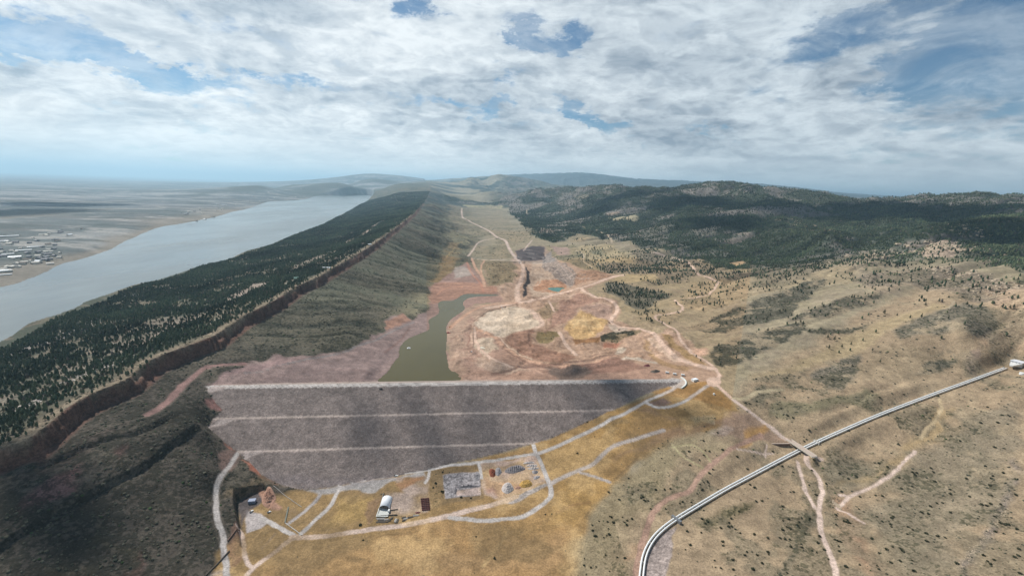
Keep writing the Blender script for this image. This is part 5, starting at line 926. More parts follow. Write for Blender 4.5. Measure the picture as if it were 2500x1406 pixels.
pf = [(0, 1, 5), (1, 6, 5), (1, 2, 6), (2, 7, 6), (2, 3, 7), (3, 8, 7), (3, 9, 8), (3, 4, 9), (4, 10, 9), (4, 0, 10), (0, 5, 10),
      (5, 6, 11), (6, 12, 11), (6, 7, 12), (7, 8, 12), (8, 13, 12), (8, 9, 13), (9, 14, 13), (9, 10, 14), (10, 11, 14), (10, 5, 11), (11, 12, 15), (12, 13, 15), (13, 14, 15), (14, 11, 15), (0, 4, 3, ), (0, 3, 2), (0, 2, 1)]
bv = np.array(ring(6, .95, -.05) + ring(5, .78, .5, .4) + [(0.1, 0, .82)])
bf = []
for i in range(6): bf += [(i, (i + 1) % 6, 6 + min(i, 4))]
for i in range(5): bf += [(6 + i, (i + 1) % 6, 6 + (i + 1) % 5), (6 + i, 6 + (i + 1) % 5, 11)]
thin = sstep(fbm(GX, GY, 45, 3, 501), -.35, .15)
in_view = (np.abs(TH) < math.radians(60))[None, :]
dry = ~((off < 0) & (H < LAKE_Z + 1.5)) & ~((off > 0) & (H < POND_Z + 1) & (GY > 760) & (GX < 100) & (GX > -400)) & ~DAM
RRc = RR[:, None]
A0 = np.maximum(58, 58 * (RRc / 2300) ** 1.5) * np.where(off < 0, .55, 1.0)
px_, py_, pz_, g_ = scatter(PINE * np.where(PINE < .7, .35 + .9 * thin * np.clip(1.2 - PINE, 0, 1), .75 + .35 * thin), A0, dry & in_view & (RRc < 9000), 21)
pr = np.hypot(px_, py_)
ph = (7.5 + 6 * g_.random(len(px_))) * np.maximum(1, (pr / 2300) ** .45) * np.where(px_ < -200, .74, .92) * (.75 + .5 * g_.random(len(px_)))

# scrub and bushes
cl_n = sstep(fbm(GX, GY, 16, 3, 521), -.25, .25)
sd = np.clip(SCR, 0, 1) ** 1.5 * (.15 + cl_n * 1.2); sd = sd * (PINE < .8)
sd = np.maximum(sd, (.03 + .10 * sstep(fbm(GX, GY, 130, 3, 525), .0, .35)) * (off > 350) * (SCR > .12) * (GX > 200))
bx, by, bz, gb = scatter(sd, np.maximum(30, 30 * (RRc / 900) ** 1.5), dry & in_view & (RRc < 4200), 22)
br = np.hypot(bx, by); bs = (.5 + 1.9 * gb.random(len(bx)) ** 2.6) * np.maximum(1, (br / 1000) ** .6)

def tints(g, n, a, b_): f = g.random((n, 1)); return np.asarray(a)[None] * (1 - f) + np.asarray(b_)[None] * f
pcol = tints(g_, len(px_), (.034, .056, .036), (.098, .112, .062)); pcol *= (1 + .9 * fbm(px_, py_, 130, 3, 901) + .35 * (g_.random(len(px_)) - .5))[:, None].clip(.4, 1.7); dead = g_.random(len(px_)) < .03; pcol[dead] = (.12, .10, .08); bcol = tints(gb, len(bx), (.046, .050, .034), (.115, .110, .078))
green = gb.random(len(bx)) < .07; bcol[green] = (.045, .075, .028)
# those that show largest stand as things of their own
def rank(x, y, z, h, n, cond):
    u, v = to_px(x, y, z); ok = (u > 8) & (u < 2492) & (v < 1400) & (v > 420) & cond; sc = np.where(ok, h / np.hypot(x, y), 0); return np.argsort(-sc)[:n]
dcell = np.array([PINE[min(np.searchsorted(RR, a), NR - 1), min(np.searchsorted(TH, b), NT_ - 1)] for a, b in zip(pr, np.arctan2(px_, py_))]) if len(px_) < 1 else PINE[np.minimum(np.searchsorted(RR, pr), NR - 1), np.minimum(np.searchsorted(TH, np.arctan2(px_, py_)), NT_ - 1)]
pick = np.unique(np.concatenate([rank(px_, py_, pz_, ph, 110, px_ < -300), rank(px_, py_, pz_, ph, 190, px_ > 0)]))
bpick = rank(bx, by, bz, bs, 300, (bx > -200))
pm = np.ones(len(px_), bool); pm[pick] = False; bm_ = np.ones(len(bx), bool); bm_[bpick] = False
for nm, m, lb in (('woodland', px_ < -200 - .05 * (py_ - 1000), 'dense dark green pine wood covering the back of the ridge beside the lake'), ('pine_forest', None, 'dark pine forest covering the hills on the right')):
    if nm == 'woodland': M1 = m
    else: m = ~M1
    m = m & pm; stamp(nm, pv, pf, px_[m], py_[m], pz_[m] - .3, ph[m], g_, pcol[m], label=lb, cat='forest')
for nm, m, lb in (('scrub', bx < -200, 'low grey green scrub covering the steep slope below the red cliff'), ('brush', bx >= -200, 'dark brush growing in patches over the dry hills')):
    m = m & bm_; stamp(nm, bv, bf, bx[m], by[m], bz[m], bs[m], gb, bcol[m], label=lb, cat='scrub')

def leafy(name, blobs, n, size, c0, c1, seed):
    """clumps of small faces spread through a crown's volume"""
    g = np.random.default_rng(seed); V = []; Fc = []; cl = []
    for (cx_, cy_, cz_, rx, rz, k) in blobs:
        for _ in range(k):
            d = g.normal(size=3); d /= np.linalg.norm(d); rr = (.55 + .5 * g.random()); p = np.array([cx_ + d[0] * rx * rr, cy_ + d[1] * rx * rr, cz_ + d[2] * rz * rr])
            a = g.normal(size=3); a /= np.linalg.norm(a); b = np.cross(a, g.normal(size=3)); b /= np.linalg.norm(b); s = size * (.6 + .8 * g.random()); i = len(V)
            V += [p - a * s, p + b * s * .7, p + a * s, p - b * s * .7]; Fc.append((i, i + 1, i + 2, i + 3)); f = g.random(); cl += [np.asarray(c0) * (1 - f) + np.asarray(c1) * f] * 4
    me_o = mesh_np(name, np.array(V), np.array(Fc), LEAF, smooth=False, col=np.array(cl)); return me_o
BARK = mat('bark', (.10, .07, .05), .95, var=.3, vscale=3)
def trunk_mesh(name):
    V = ring(6, .028, 0) + ring(6, .018, .5) + ring(6, .006, .95); V = [(x + (.01 if z == .5 else 0), y, z) for x, y, z in V]; Fc = []
    for k in range(2):
        for i in range(6): j = (i + 1) % 6; Fc.append((k * 6 + i, k * 6 + j, k * 6 + 6 + j, k * 6 + 6 + i))
    for a_, z in ((0.3, .3), (2.1, .4), (4.0, .5), (5.2, .35)):      # a few limbs
        i = len(V); dx, dy = math.cos(a_), math.sin(a_); V += [(0, 0, z - .012), (0, 0, z + .012), (dx * .15, dy * .15, z + .06)]; Fc.append((i, i + 1, i + 2, i + 2))
    me = bpy.data.meshes.new(name); me.from_pydata(V, [], [tuple(dict.fromkeys(f)) for f in Fc]); me.materials.append(BARK); return me
protos = []
for v in range(3):
    blobs = [(0, 0, .82, .07, .14, 34), (.03 * (v - 1), .02, .62, .13, .13, 50), (-.05, .04 * v, .44, .17, .11, 60), (.08, -.06, .36, .15, .10, 44), (-.02, .09, .27, .16, .08, 36), (.11, .05, .5, .09, .08, 26)]
    o = leafy('crown', blobs, 0, .045, (.034, .054, .034), (.090, .108, .060), 600 + v); protos.append(o.data); bpy.data.objects.remove(o)
tm = trunk_mesh('trunk')
def zone_pine(x, y):
    u, v = to_px(x, y, ground_z(np.array([x]), np.array([y]))[0])
    if x < -200: return ('dark green pine standing in the wood on the ridge top above the red cliff', 'pines along the ridge above the cliff')
    if v < 700: return ('small dark pine scattered on the tan meadow behind the quarry', 'pines on the meadow behind the quarry')
    if u < 1720: return ('small dark pine scattered on the grassy slope right of the haul road', 'pines right of the haul road')
    return ('small dark pine scattered over the dry tan hillside above the dark brush', 'pines on the dry hillside')
for i in pick:
    lb, gp = zone_pine(px_[i], py_[i]); r = bpy.data.objects.new('pine_tree', None); C.objects.link(r); r.location = (px_[i], py_[i], pz_[i] - .2); r.rotation_euler = (0, 0, float(i % 63) / 10); r.scale = (ph[i],) * 3
    tag(r, lb, 'tree', gp)
    for nm, me in (('trunk', tm), ('crown', protos[i % 3])): o = bpy.data.objects.new(nm, me); C.objects.link(o); o.parent = r
bprot = []
for v in range(4):
    o = leafy('shrub', [(0, 0, .35, .75, .4, 46), (.35 * (v - 1.5) * .5, .3, .3, .5, .35, 24), (-.3, -.2 * v * .5, .4, .45, .35, 22)], 0, .26, (.030, .036, .022), (.085, .088, .05), 700 + v); bprot.append(o.data); bpy.data.objects.remove(o)
def zone_bush(x, y):
    u, v = to_px(x, y, ground_z(np.array([x]), np.array([y]))[0])
    if u < 1560: return ('round dark shrub on the tan slope between the golden grass and the pipeline', 'shrubs left of the pipeline')
    if u < 2010: return ('round dark shrub on the grey grass between the pipeline and the dirt track', 'shrubs between the pipeline and the track')
    return ('round dark shrub on the dry slope right of the dirt track', 'shrubs on the right hand slope')
for i in bpick:
    lb, gp = zone_bush(bx[i], by[i]); o = bpy.data.objects.new('shrub', bprot[i % 4]); C.objects.link(o); o.location = (bx[i], by[i], bz[i] - .1); o.rotation_euler = (0, 0, float(i % 63) / 10); o.scale = (bs[i] * 1.15, bs[i] * 1.15, bs[i] * 1.1); tag(o, lb, 'shrub', gp)

# ------------------------------------------------------------------ haze
HZ = 3.2e-5
def haze_box():
    x = 152000.0; lo = float(H.min()) - 2; hi = max(float(H.max()) + 15, CZ + 300)
    me = bpy.data.meshes.new('haze'); v = [(a * x, b * x, c) for c in (lo, hi) for a, b in ((-1, -1), (1, -1), (1, 1), (-1, 1))]
    me.from_pydata(v, [], [(3, 2, 1, 0), (4, 5, 6, 7), (0, 1, 5, 4), (1, 2, 6, 5), (2, 3, 7, 6), (3, 0, 4, 7)])
    m = bpy.data.materials.new('haze'); m.use_nodes = True; t = NT(m.node_tree); t.n.remove(t.n['Principled BSDF'])
    pvn = t.node('ShaderNodeVolumePrincipled'); pvn.inputs['Color'].default_value = (.52, .80, 1.0, 1); pvn.inputs['Density'].default_value = HZ; pvn.inputs['Anisotropy'].default_value = .35
    t.l.new(pvn.outputs[0], t.n['Material Output'].inputs['Volume']); me.materials.append(m); o = link(me, 'haze'); o['kind'] = 'stuff'

haze_box()
# ------------------------------------------------------------------ built things
class MB:
    """collects boxes, prisms and tubes into one mesh"""
    def __init__(s): s.v = []; s.f = []
    def add(s, v, f): n = len(s.v); s.v += [tuple(map(float, q)) for q in v]; s.f += [tuple(i + n for i in q) for q in f]; return s
    def box(s, x0, x1, y0, y1, z0, z1, bev=0.0):
        s.add([(x, y, z) for z in (z0, z1) for x, y in ((x0 + (bev if z == z1 else 0), y0 + (bev if z == z1 else 0)), (x1 - (bev if z == z1 else 0), y0 + (bev if z == z1 else 0)), (x1 - (bev if z == z1 else 0), y1 - (bev if z == z1 else 0)), (x0 + (bev if z == z1 else 0), y1 - (bev if z == z1 else 0)))],
              [(3, 2, 1, 0), (4, 5, 6, 7), (0, 1, 5, 4), (1, 2, 6, 5), (2, 3, 7, 6), (3, 0, 4, 7)]); return s
    def tube(s, P, r, n=10, cap=True):
        P = [np.array(p, float) for p in P]; base = len(s.v)
        for k, p in enumerate(P):
            d = (P[min(k + 1, len(P) - 1)] - P[max(k - 1, 0)]); d /= np.linalg.norm(d); u = np.cross(d, (0, 0, 1.0)); u = u / np.linalg.norm(u) if np.linalg.norm(u) > 1e-3 else np.array((1., 0, 0)); w_ = np.cross(u, d)
            s.v += [tuple(p + r * (math.cos(6.2832 * i / n) * u + math.sin(6.2832 * i / n) * w_)) for i in range(n)]
        for k in range(len(P) - 1):
            for i in range(n): j = (i + 1) % n; s.f.append((base + k * n + i, base + k * n + j, base + k * n + n + j, base + k * n + n + i))
        if cap: s.f.append(tuple(base + i for i in range(n))[::-1]); s.f.append(tuple(base + (len(P) - 1) * n + i for i in range(n)))
        return s
    def prism(s, prof, y0, y1):
        n = len(prof); s.add([(x, y0, z) for x, z in prof] + [(x, y1, z) for x, z in prof], [tuple(range(n))[::-1], tuple(range(n, 2 * n))] + [(i, (i + 1) % n, n + (i + 1) % n, n + i) for i in range(n)]); return s
    def make(s, name, m=None, parent=None, smooth=False):
        me = bpy.data.meshes.new(name); me.from_pydata(s.v, [], s.f); me.update()
        b = bmesh.new(); b.from_mesh(me); bmesh.ops.recalc_face_normals(b, faces=b.faces); b.to_mesh(me); b.free()
        if m: me.materials.append(m)
        if smooth: me.polygons.foreach_set('use_smooth', [True] * len(me.polygons))
        return link(me, name, parent)
def W(px, py): return march([px], [py])[0]
def yaw_of(p, q): a, b = W(*p), W(*q); return math.atan2(b[1] - a[1], b[0] - a[0])
WHITE = mat('white_paint', (.72, .73, .72), .45, var=.05); CONC = mat('concrete', (.42, .40, .37), .85, var=.12, vscale=.5); STEEL = mat('steel', (.30, .31, .32), .4, .6, var=.1); DARK = mat('dark_opening', (.02, .022, .025), .8)
GLASS = mat('window_glass', (.03, .04, .05), .12, var=.0); RUST = mat('red_steel', (.16, .045, .045), .7, var=.3, vscale=2); TYRE = mat('rubber', (.02, .02, .02), .9); WOOD = mat('weathered_wood', (.13, .11, .09), .9, var=.3, vscale=1.5)
REDP = mat('red_paint', (.35, .06, .05), .5, var=.1); ORG = mat('orange_paint', (.5, .16, .04), .5, var=.1); GREEN = mat('green_canvas', (.05, .16, .11), .7, var=.15); BROWN = mat('brown_wall', (.16, .10, .075), .85, var=.2); FABRIC = mat('white_fabric', (.78, .80, .82), .5, var=.03)

# twin pipeline
def P_at(d): return np.array([np.interp(d, ac, PC[:, k]) for k in range(3)])
def gz(p): return float(ground_z(np.array([p[0]]), np.array([p[1]]))[0])
# let the pipes ride a little above the ground, smoothly
ds = np.arange(0, Ltot, 6.0); pts = np.array([P_at(d) for d in ds])
tang = np.gradient(pts, axis=0); nrm = np.stack([tang[:, 1], -tang[:, 0]], 1); nrm /= np.linalg.norm(nrm, axis=1)[:, None]
pipe_root = empty('pipeline', tuple(pts[0]), 0, 'twin white steel pipes running up the hill and bending at the bottom', 'pipeline')
def loc(P): return [tuple(np.array(p) - pts[0]) for p in P]
for sgn in (-1, 1):
    MB().tube(loc(np.column_stack([pts[:, :2] + nrm * 2.0 * sgn, pts[:, 2]])), 1.12, 12).make('pipe', WHITE, pipe_root, True)
sadd = [k for k in range(2, len(ds) - 1, 6)]
for k in sadd[:98]:
    p = pts[k]; a = math.atan2(tang[k, 1], tang[k, 0]); m = MB(); m.box(-.5, .5, -4.1, 4.1, -3.4, -.75); m.box(-.35, .35, -.9, .9, -.75, .2)
    o = m.make('saddle', CONC, pipe_root); o.location = tuple(p - pts[0]); o.rotation_euler = (0, 0, a)
def near(u, v):
    U, V_ = to_px(pts[:, 0], pts[:, 1], pts[:, 2]); return int(np.argmin((U - u) ** 2 + (V_ - v) ** 2))
for (u, v, sc) in ((1997, 1078, 1.0), (1648, 1269, 1.25)):
    k = near(u, v); p = pts[k]; a = math.atan2(tang[k, 1], tang[k, 0]); m = MB()
    m.box(-1.5 * sc, 1.5 * sc, -5.2 * sc, 5.2 * sc, -3.0, 1.9 * sc, .25)
    if sc > 1: m.box(-2.2, 2.2, -8.5, -5.9, -2.5, 2.2, .2)
    o = m.make('anchor_block', CONC if sc < 1.1 else STEEL, pipe_root); o.location = tuple(p - pts[0]); o.rotation_euler = (0, 0, a)
# gravel bed along the pipes is part of the ground

# bridge over the pipeline
k = near(1958, 1096); pc = pts[k]; zb = bz_ + 4.4
e0 = np.array([*at_z(1927, 1073, zb), zb]); e1 = np.array([*at_z(1988, 1114, zb - .5), zb - .5]); dv = e1 - e0; Lb = float(np.linalg.norm(dv)); br_ = empty('road_bridge', tuple((e0 + e1) / 2), math.atan2(dv[1], dv[0]), 'small pale road bridge carrying the dirt road over the twin white pipes', 'bridge')
DECK = mat('bridge_deck', tuple(A((206, 186, 170))), .9, var=.08); PARA = mat('bridge_parapet', (.50, .45, .38), .8, var=.08)
MB().box(-Lb / 2, Lb / 2, -4.6, 4.6, -.9, 0).make('deck', DECK, br_)
for y in (-4.85, 4.85): MB().box(-Lb / 2 - .5, Lb / 2 + .5, y - .25, y + .25, -.95, 1.1, .05).make('parapet', PARA, br_)
for y in (-3, 0, 3): MB().box(-Lb / 2 + .3, Lb / 2 - .3, y - .3, y + .3, -2.1, -.9).make('girder', STEEL, br_)
for x in (-1, 1):
    MB().box(min(x * Lb / 2, x * (Lb / 2 - 1.6)), max(x * Lb / 2, x * (Lb / 2 - 1.6)), -5.6, 5.6, -8.5, -.95).make('abutment', CONC, br_)
    MB().box(min(x * Lb / 2, x * (Lb / 2 + 1.2)) , max(x * Lb / 2, x * (Lb / 2 + 1.2)), -5.6, 5.6, -6, -.3).make('wing_wall', CONC, br_)
# wedge shaped retaining wall left of the bridge
a, b = W(1884, 1083), W(1928, 1087); dv = b - a; o = empty('retaining_wall', tuple(a), math.atan2(dv[1], dv[0]), 'long low brown retaining wall tapering away from the road bridge', 'wall'); Lw = float(np.hypot(dv[0], dv[1]))
MB().add([(0, -.5, -1), (Lw, -.5, -3), (Lw, -.5, 4.5), (0, -.5, .4), (0, .5, -1), (Lw, .5, -3), (Lw, .5, 4.5), (0, .5, .4)], [(0, 1, 2, 3), (7, 6, 5, 4), (0, 4, 5, 1), (1, 5, 6, 2), (2, 6, 7, 3), (3, 7, 4, 0)]).make('wall_face', BROWN, o)
MB().add([(0, -.9, .42), (Lw, -.9, 4.52), (Lw, .9, 4.52), (0, .9, .42), (0, -.9, .75), (Lw, -.9, 4.85), (Lw, .9, 4.85), (0, .9, .75)], [(3, 2, 1, 0), (4, 5, 6, 7), (0, 1, 5, 4), (1, 2, 6, 5), (2, 3, 7, 6), (3, 0, 4, 7)]).make('coping', DECK, o)

# gatehouse where the pipes end
g = W(2484, 890); gh = empty('valve_house', (g[0], g[1], g[2]), yaw_of((2400, 922), (2458, 899)) , 'pale grey concrete valve house at the top end of the twin pipes', 'building')
m = MB(); m.add([(-26, -2.6, -.6), (-26, 2.6, -.6), (-8, 7.5, -1), (-8, -7.5, -1), (-26, -2.6, 2.2), (-26, 2.6, 2.2), (-8, 7.5, 4.6), (-8, -7.5, 4.6)], [(3, 2, 1, 0), (4, 5, 6, 7), (0, 1, 5, 4), (1, 2, 6, 5), (2, 3, 7, 6), (3, 0, 4, 7)]); m.make('transition', mat('pale_concrete', (.62, .62, .60), .7, var=.06, vscale=.3), gh)
MB().box(-7.9, 10, -9, 9, -3, 7, .2).make('wall', mat('light_concrete', (.5, .51, .52), .8, var=.08, vscale=.3), gh)
MB().box(-8.3, 10.4, -9.4, 9.4, 7.02, 7.6, .1).make('roof', mat('roof_grey', (.6, .62, .66), .7, var=.08, vscale=.4), gh)
for y in (-5, 0, 5): MB().box(-8.0, -7.85, y - .8, y + .8, 3.6, 5.4).make('window', GLASS, gh)
MB().box(2, 4.6, -9.1, -8.95, -1, 2.6).make('door', STEEL, gh)
a = W(2496, 914); t_ = empty('storage_tank', tuple(a), 0, 'flat white storage tank below the valve house at the edge of the view', 'tank'); MB().tube([(0, 0, -.5), (0, 0, 3.4)], 4.6, 20).make('shell', WHITE, t_); MB().tube([(0, 0, 3.42), (0, 0, 3.9)], 3.0, 20).make('lid', WHITE, t_)

# arched hall
f0 = W(938, 1243); f1 = W(944, 1222); yw = math.atan2(f1[1] - f0[1], f1[0] - f0[0]) - math.pi / 2; hl = empty('storage_hall', tuple(f0), yw, 'white arched fabric storage hall with a dark open front', 'storage hall')
HWd, HLn, HH = 7.2, 21.0, 6.6
arc = [(HWd * math.cos(math.pi * i / 20), 1.2 + (HH - 1.2) * math.sin(math.pi * i / 20)) for i in range(21)]
m = MB(); prof = [(HWd, 0)] + arc + [(-HWd, 0)]; n = len(prof); inn = [(x * .97, z - .15 if z > 1 else z) for x, z in prof]
m.add([(x, 0, z) for x, z in prof] + [(x, HLn, z) for x, z in prof] + [(x, 0, z) for x, z in inn] + [(x, HLn, z) for x, z in inn], [(i, i + 1, n + i + 1, n + i) for i in range(n - 1)] + [(2 * n + i, 3 * n + i, 3 * n + i + 1, 2 * n + i + 1) for i in range(n - 1)] + [(i, 2 * n + i, 2 * n + i + 1, i + 1) for i in range(n - 1)])
m.make('roof_cover', FABRIC, hl, True)
m = MB()
for y in (0.3, 3, 6, 9, 12, 15, 18, 20.7): m.tube([(x * .955, y, z * .965) for x, z in arc], .11, 5)
m.make('roof_frame', STEEL, hl)
MB().prism([(x * .95, z * .95) for x, z in prof], HLn - .4, HLn - .2).make('end_wall', FABRIC, hl)
m = MB()
for x in np.linspace(-5.4, 5.4, 7): m.tube([(x, .5, .1), (x, .5, 1.1 + 5.0 * math.sqrt(max(0, 1 - (x / 7.0) ** 2)))], .10, 5)
for z in (2.0, 3.6, 5.0): w_ = 6.9 * math.sqrt(max(.05, 1 - ((z - 1.2) / 5.4) ** 2)); m.tube([(-w_ * .93, .5, z), (w_ * .93, .5, z)], .09, 5)
m.make('front_frame', STEEL, hl)
MB().box(-8.2, 8.2, -14, 34, -.25, .12).make('floor_slab', mat('slab', (.50, .51, .48), .85, var=.08, vscale=.3), hl)
MB().box(6.2, 8.6, -6, -2.2, .12, 2.6, .1).make('side_cabin', WHITE, hl)
def wall_thing(p, q, h, th, m, name, lb, cat='wall', zoff=-.6):
    a, b = W(*p), W(*q); d = b - a; L = float(np.hypot(d[0], d[1])); n = max(2, int(L / 6)); o = empty(name, tuple(a), math.atan2(d[1], d[0]), lb, cat); c = math.atan2(d[1], d[0]); mm = MB(); V = []
    for i in range(n + 1):
        x = L * i / n; wx, wy = a[0] + math.cos(c) * x, a[1] + math.sin(c) * x; z = gz((wx, wy)) - a[2]; V += [(x, -th / 2, z + zoff), (x, th / 2, z + zoff), (x, -th / 2, z + h), (x, th / 2, z + h)]
    Fq = []
    for i in range(n): k = i * 4; Fq += [(k, k + 4, k + 6, k + 2), (k + 1, k + 3, k + 7, k + 5), (k + 2, k + 6, k + 7, k + 3)]
    Fq += [(0, 2, 3, 1), (n * 4, n * 4 + 1, n * 4 + 3, n * 4 + 2)]; mm.add(V, Fq); mm.make('panel', m, o)
    mm = MB()
    for i in range(0, n + 1): k = i * 4; x, _, z = V[k]; mm.box(x - .15, x + .15, -th / 2 - .12, th / 2 + .12, z, z + h - zoff + .15)
    mm.make('post', m, o); return o
wall_thing((921, 1261), (936, 1206), 1.5, .4, CONC, 'yard_wall', 'pale low wall along the left side of the arched hall')
wall_thing((920, 1261), (970, 1257), 1.6, .4, WOOD, 'yard_wall', 'dark low wall in front of the arched hall')
wall_thing((951, 1246), (971, 1243), 1.2, .4, WOOD, 'yard_wall', 'short dark wall right of the arched hall')
wall_thing((1190, 760), (1262, 742), .9, .5, WOOD, 'silt_fence', 'thin dark silt fence along the upper edge of the pale laydown yard', 'fence')
wall_thing((1157, 784), (1190, 760), .9, .5, WOOD, 'silt_fence', 'thin dark silt fence at the upper left corner of the pale yard', 'fence')
wall_thing((1156, 845), (1157, 784), .7, .4, WOOD, 'silt_fence', 'thin dark silt fence running down the left side of the pale yard', 'fence')
wall_thing((502, 1406), (560, 1345), 1.6, .5, WOOD, 'silt_fence', 'thin dark fence crossing the corner below the rock cut', 'fence')
wall_thing((668, 1186), (736, 1237), .8, .4, CONC, 'drain_kerb', 'thin pale kerb line above the orange rock slab', 'kerb')
wall_thing((696, 1275), (704, 1238), 1.0, 1.6, mat('green_grey_concrete', (.16, .17, .14), .85, var=.1), 'culvert_wall', 'dark culvert wall left of the gravel channel')
wall_thing((696, 1276), (736, 1306), .8, .8, CONC, 'drain_kerb', 'thin pale kerb running from the culvert to the road junction', 'kerb')
wall_thing((556, 1320), (586, 1296), 1.4, 1.0, BROWN, 'retaining_wall', 'short dark brown wall between the left road and the rock cut', 'wall')
# curved wall at the right end of the crest
cp = [(1662, 922), (1668, 925), (1673, 930), (1675, 935), (1674, 940), (1669, 945), (1664, 948)]; Lc = march([p[0] for p in cp], [p[1] for p in cp]); cw = empty('curved_wall', tuple(Lc[0]), 0, 'white curved wall round the right end of the dam crest', 'wall'); m = MB(); V = []; Fq = []
Lq = Lc.copy()
for _ in range(2):
    q = [Lq[0]]
    for a, b in zip(Lq[:-1], Lq[1:]): q += [a * .75 + b * .25, a * .25 + b * .75]
    Lq = np.array(q + [Lq[-1]])
tg = np.gradient(Lq[:, :2], axis=0); nn_ = np.stack([tg[:, 1], -tg[:, 0]], 1); nn_ /= np.linalg.norm(nn_, axis=1)[:, None]
for p, n_ in zip(Lq, nn_):
    for s_, z in ((-1.1, -1), (1.1, -1), (-1.1, 2.4), (1.1, 2.4)): V.append((p[0] + n_[0] * s_ - Lc[0, 0], p[1] + n_[1] * s_ - Lc[0, 1], p[2] - Lc[0, 2] + z))
for i in range(len(Lq) - 1): k = 4 * i; Fq += [(k, k + 4, k + 6, k + 2), (k + 1, k + 3, k + 7, k + 5), (k + 2, k + 6, k + 7, k + 3)]
Fq += [(0, 2, 3, 1), (len(V) - 4, len(V) - 3, len(V) - 1, len(V) - 2)]; m.add(V, Fq); m.make('wall_face', mat('white_concrete', (.66, .68, .64), .7, var=.05), cw)

def house(name, px, py, L, Wd, h, rh, wallm, roofm, rz, lb, cat='house', win=3, dz=-.5):
    g = W(px, py); o = empty(name, (g[0], g[1], g[2]), rz, lb, cat); MB().box(-L / 2, L / 2, -Wd / 2, Wd / 2, dz - 2.5, h).make('wall', wallm, o)
    e = .05 * Wd + .3
    if rh > .3: MB().add([(-L / 2 - e, -Wd / 2 - e, h), (L / 2 + e, -Wd / 2 - e, h), (L / 2 + e, Wd / 2 + e, h), (-L / 2 - e, Wd / 2 + e, h), (-L / 2 - e, 0, h + rh), (L / 2 + e, 0, h + rh)], [(0, 1, 5, 4), (2, 3, 4, 5), (0, 4, 3), (1, 2, 5), (3, 2, 1, 0)]).make('roof', roofm, o)
    else: MB().box(-L / 2 - .2, L / 2 + .2, -Wd / 2 - .2, Wd / 2 + .2, h + .01, h + .35, .05).make('roof', roofm, o)
    for i in range(win):
        x = -L / 2 + L * (i + .5) / win
        if i == win // 2: MB().box(x - .6, x + .6, -Wd / 2 - .06, -Wd / 2 + .05, .1, 2.3).make('door', STEEL, o)
        else: MB().box(x - .7, x + .7, -Wd / 2 - .05, -Wd / 2 + .05, 1.2, 2.4).make('window', GLASS, o)
    return o
LTW = mat('cream_wall', (.55, .52, .46), .8, var=.06); WR = mat('white_metal_roof', (.75, .78, .80), .4, var=.04, vscale=.2); GRF = mat('green_roof', (.07, .17, .13), .6, var=.08, vscale=.3); BRF = mat('brown_roof', (.13, .10, .08), .8, var=.1)
house('house', 725, 681, 17, 13, 3, 4.5, LTW, GRF, .4, 'house with a green roof beside a dirt clearing on the ridge top')
o = house('house', 797, 655, 24, 11, 3.5, 1.2, LTW, WR, .15, 'long house with a bright white metal roof near the cliff edge', win=5); MB().box(10, 26, -8, 2, -3, 3.2).make('garage', LTW, o); MB().box(9.7, 26.3, -8.3, 2.3, 3.22, 3.6).make('garage_roof', WR, o)
house('house', 824, 634, 20, 12, 4, 3, BROWN, BRF, .3, 'dark roofed house half hidden among trees on the ridge top')
house('house', 889, 597, 20, 14, 4, 3, LTW, BRF, .3, 'house with a brown roof standing higher up the ridge')
house('shed', 903, 598, 14, 9, 3.5, 1.5, LTW, WR, .2, 'small white roofed shed beside the highest ridge house', 'shed')
for (px, py, L, Wd, h, lb) in ((545, 502, 90, 34, 8, 'large white warehouse on the plain beyond the far lake shore'), (532, 500, 46, 26, 7, 'smaller white warehouse left of the big one beyond the lake'), (8, 664, 44, 26, 7, 'white industrial building at the left edge beyond the lake'), (14, 672, 34, 9, 4, 'narrow white shed in front of the industrial building by the lake'), (58, 613, 56, 18, 6, 'white warehouse in the town beyond the lake'),
                               (82, 605, 46, 18, 6, 'pinkish white warehouse behind the other one in the town'), (22, 578, 80, 24, 6, 'long white building at the upper left of the town'), (20, 622, 40, 14, 5, 'pale shed near the left edge of the town'), (8, 590, 44, 18, 5, 'pale hall below the long white building in the town')):
    house('warehouse', px, py, L, Wd, h, 0, LTW, WR, .9 if px < 100 else .5, lb, 'warehouse', win=0)
for k, (px, py) in enumerate([(94, 640), (70, 636), (50, 645), (36, 630), (118, 598), (140, 590), (170, 575), (200, 560), (480, 540), (500, 536), (520, 530), (620, 480), (655, 470), (735, 462)]):
    o = house('farm_building', px, py, 22 + 6 * (k % 4), 14, 6, 4, LTW, WR if k % 3 == 0 else BRF, .3 * k, 'small farm building scattered on the plain beyond the lake', 'farm building', win=0); o['group'] = 'farm buildings beyond the lake'
gt = np.random.default_rng(77)
hm = MB().box(-7, 7, -5, 5, -2, 4.5); hm.add([(-7.5, -5.5, 4.51), (7.5, -5.5, 4.51), (7.5, 5.5, 4.51), (-7.5, 5.5, 4.51), (-7.5, 0, 7.5), (7.5, 0, 7.5)], [(0, 1, 5, 4), (2, 3, 4, 5), (0, 4, 3), (1, 2, 5), (3, 2, 1, 0)])
ho = hm.make('town_house', LTW); me_h = ho.data; bpy.data.objects.remove(ho)
me_h2 = me_h.copy(); me_h2.materials.clear(); me_h2.materials.append(mat('grey_house', (.22, .22, .23), .8, var=.1))
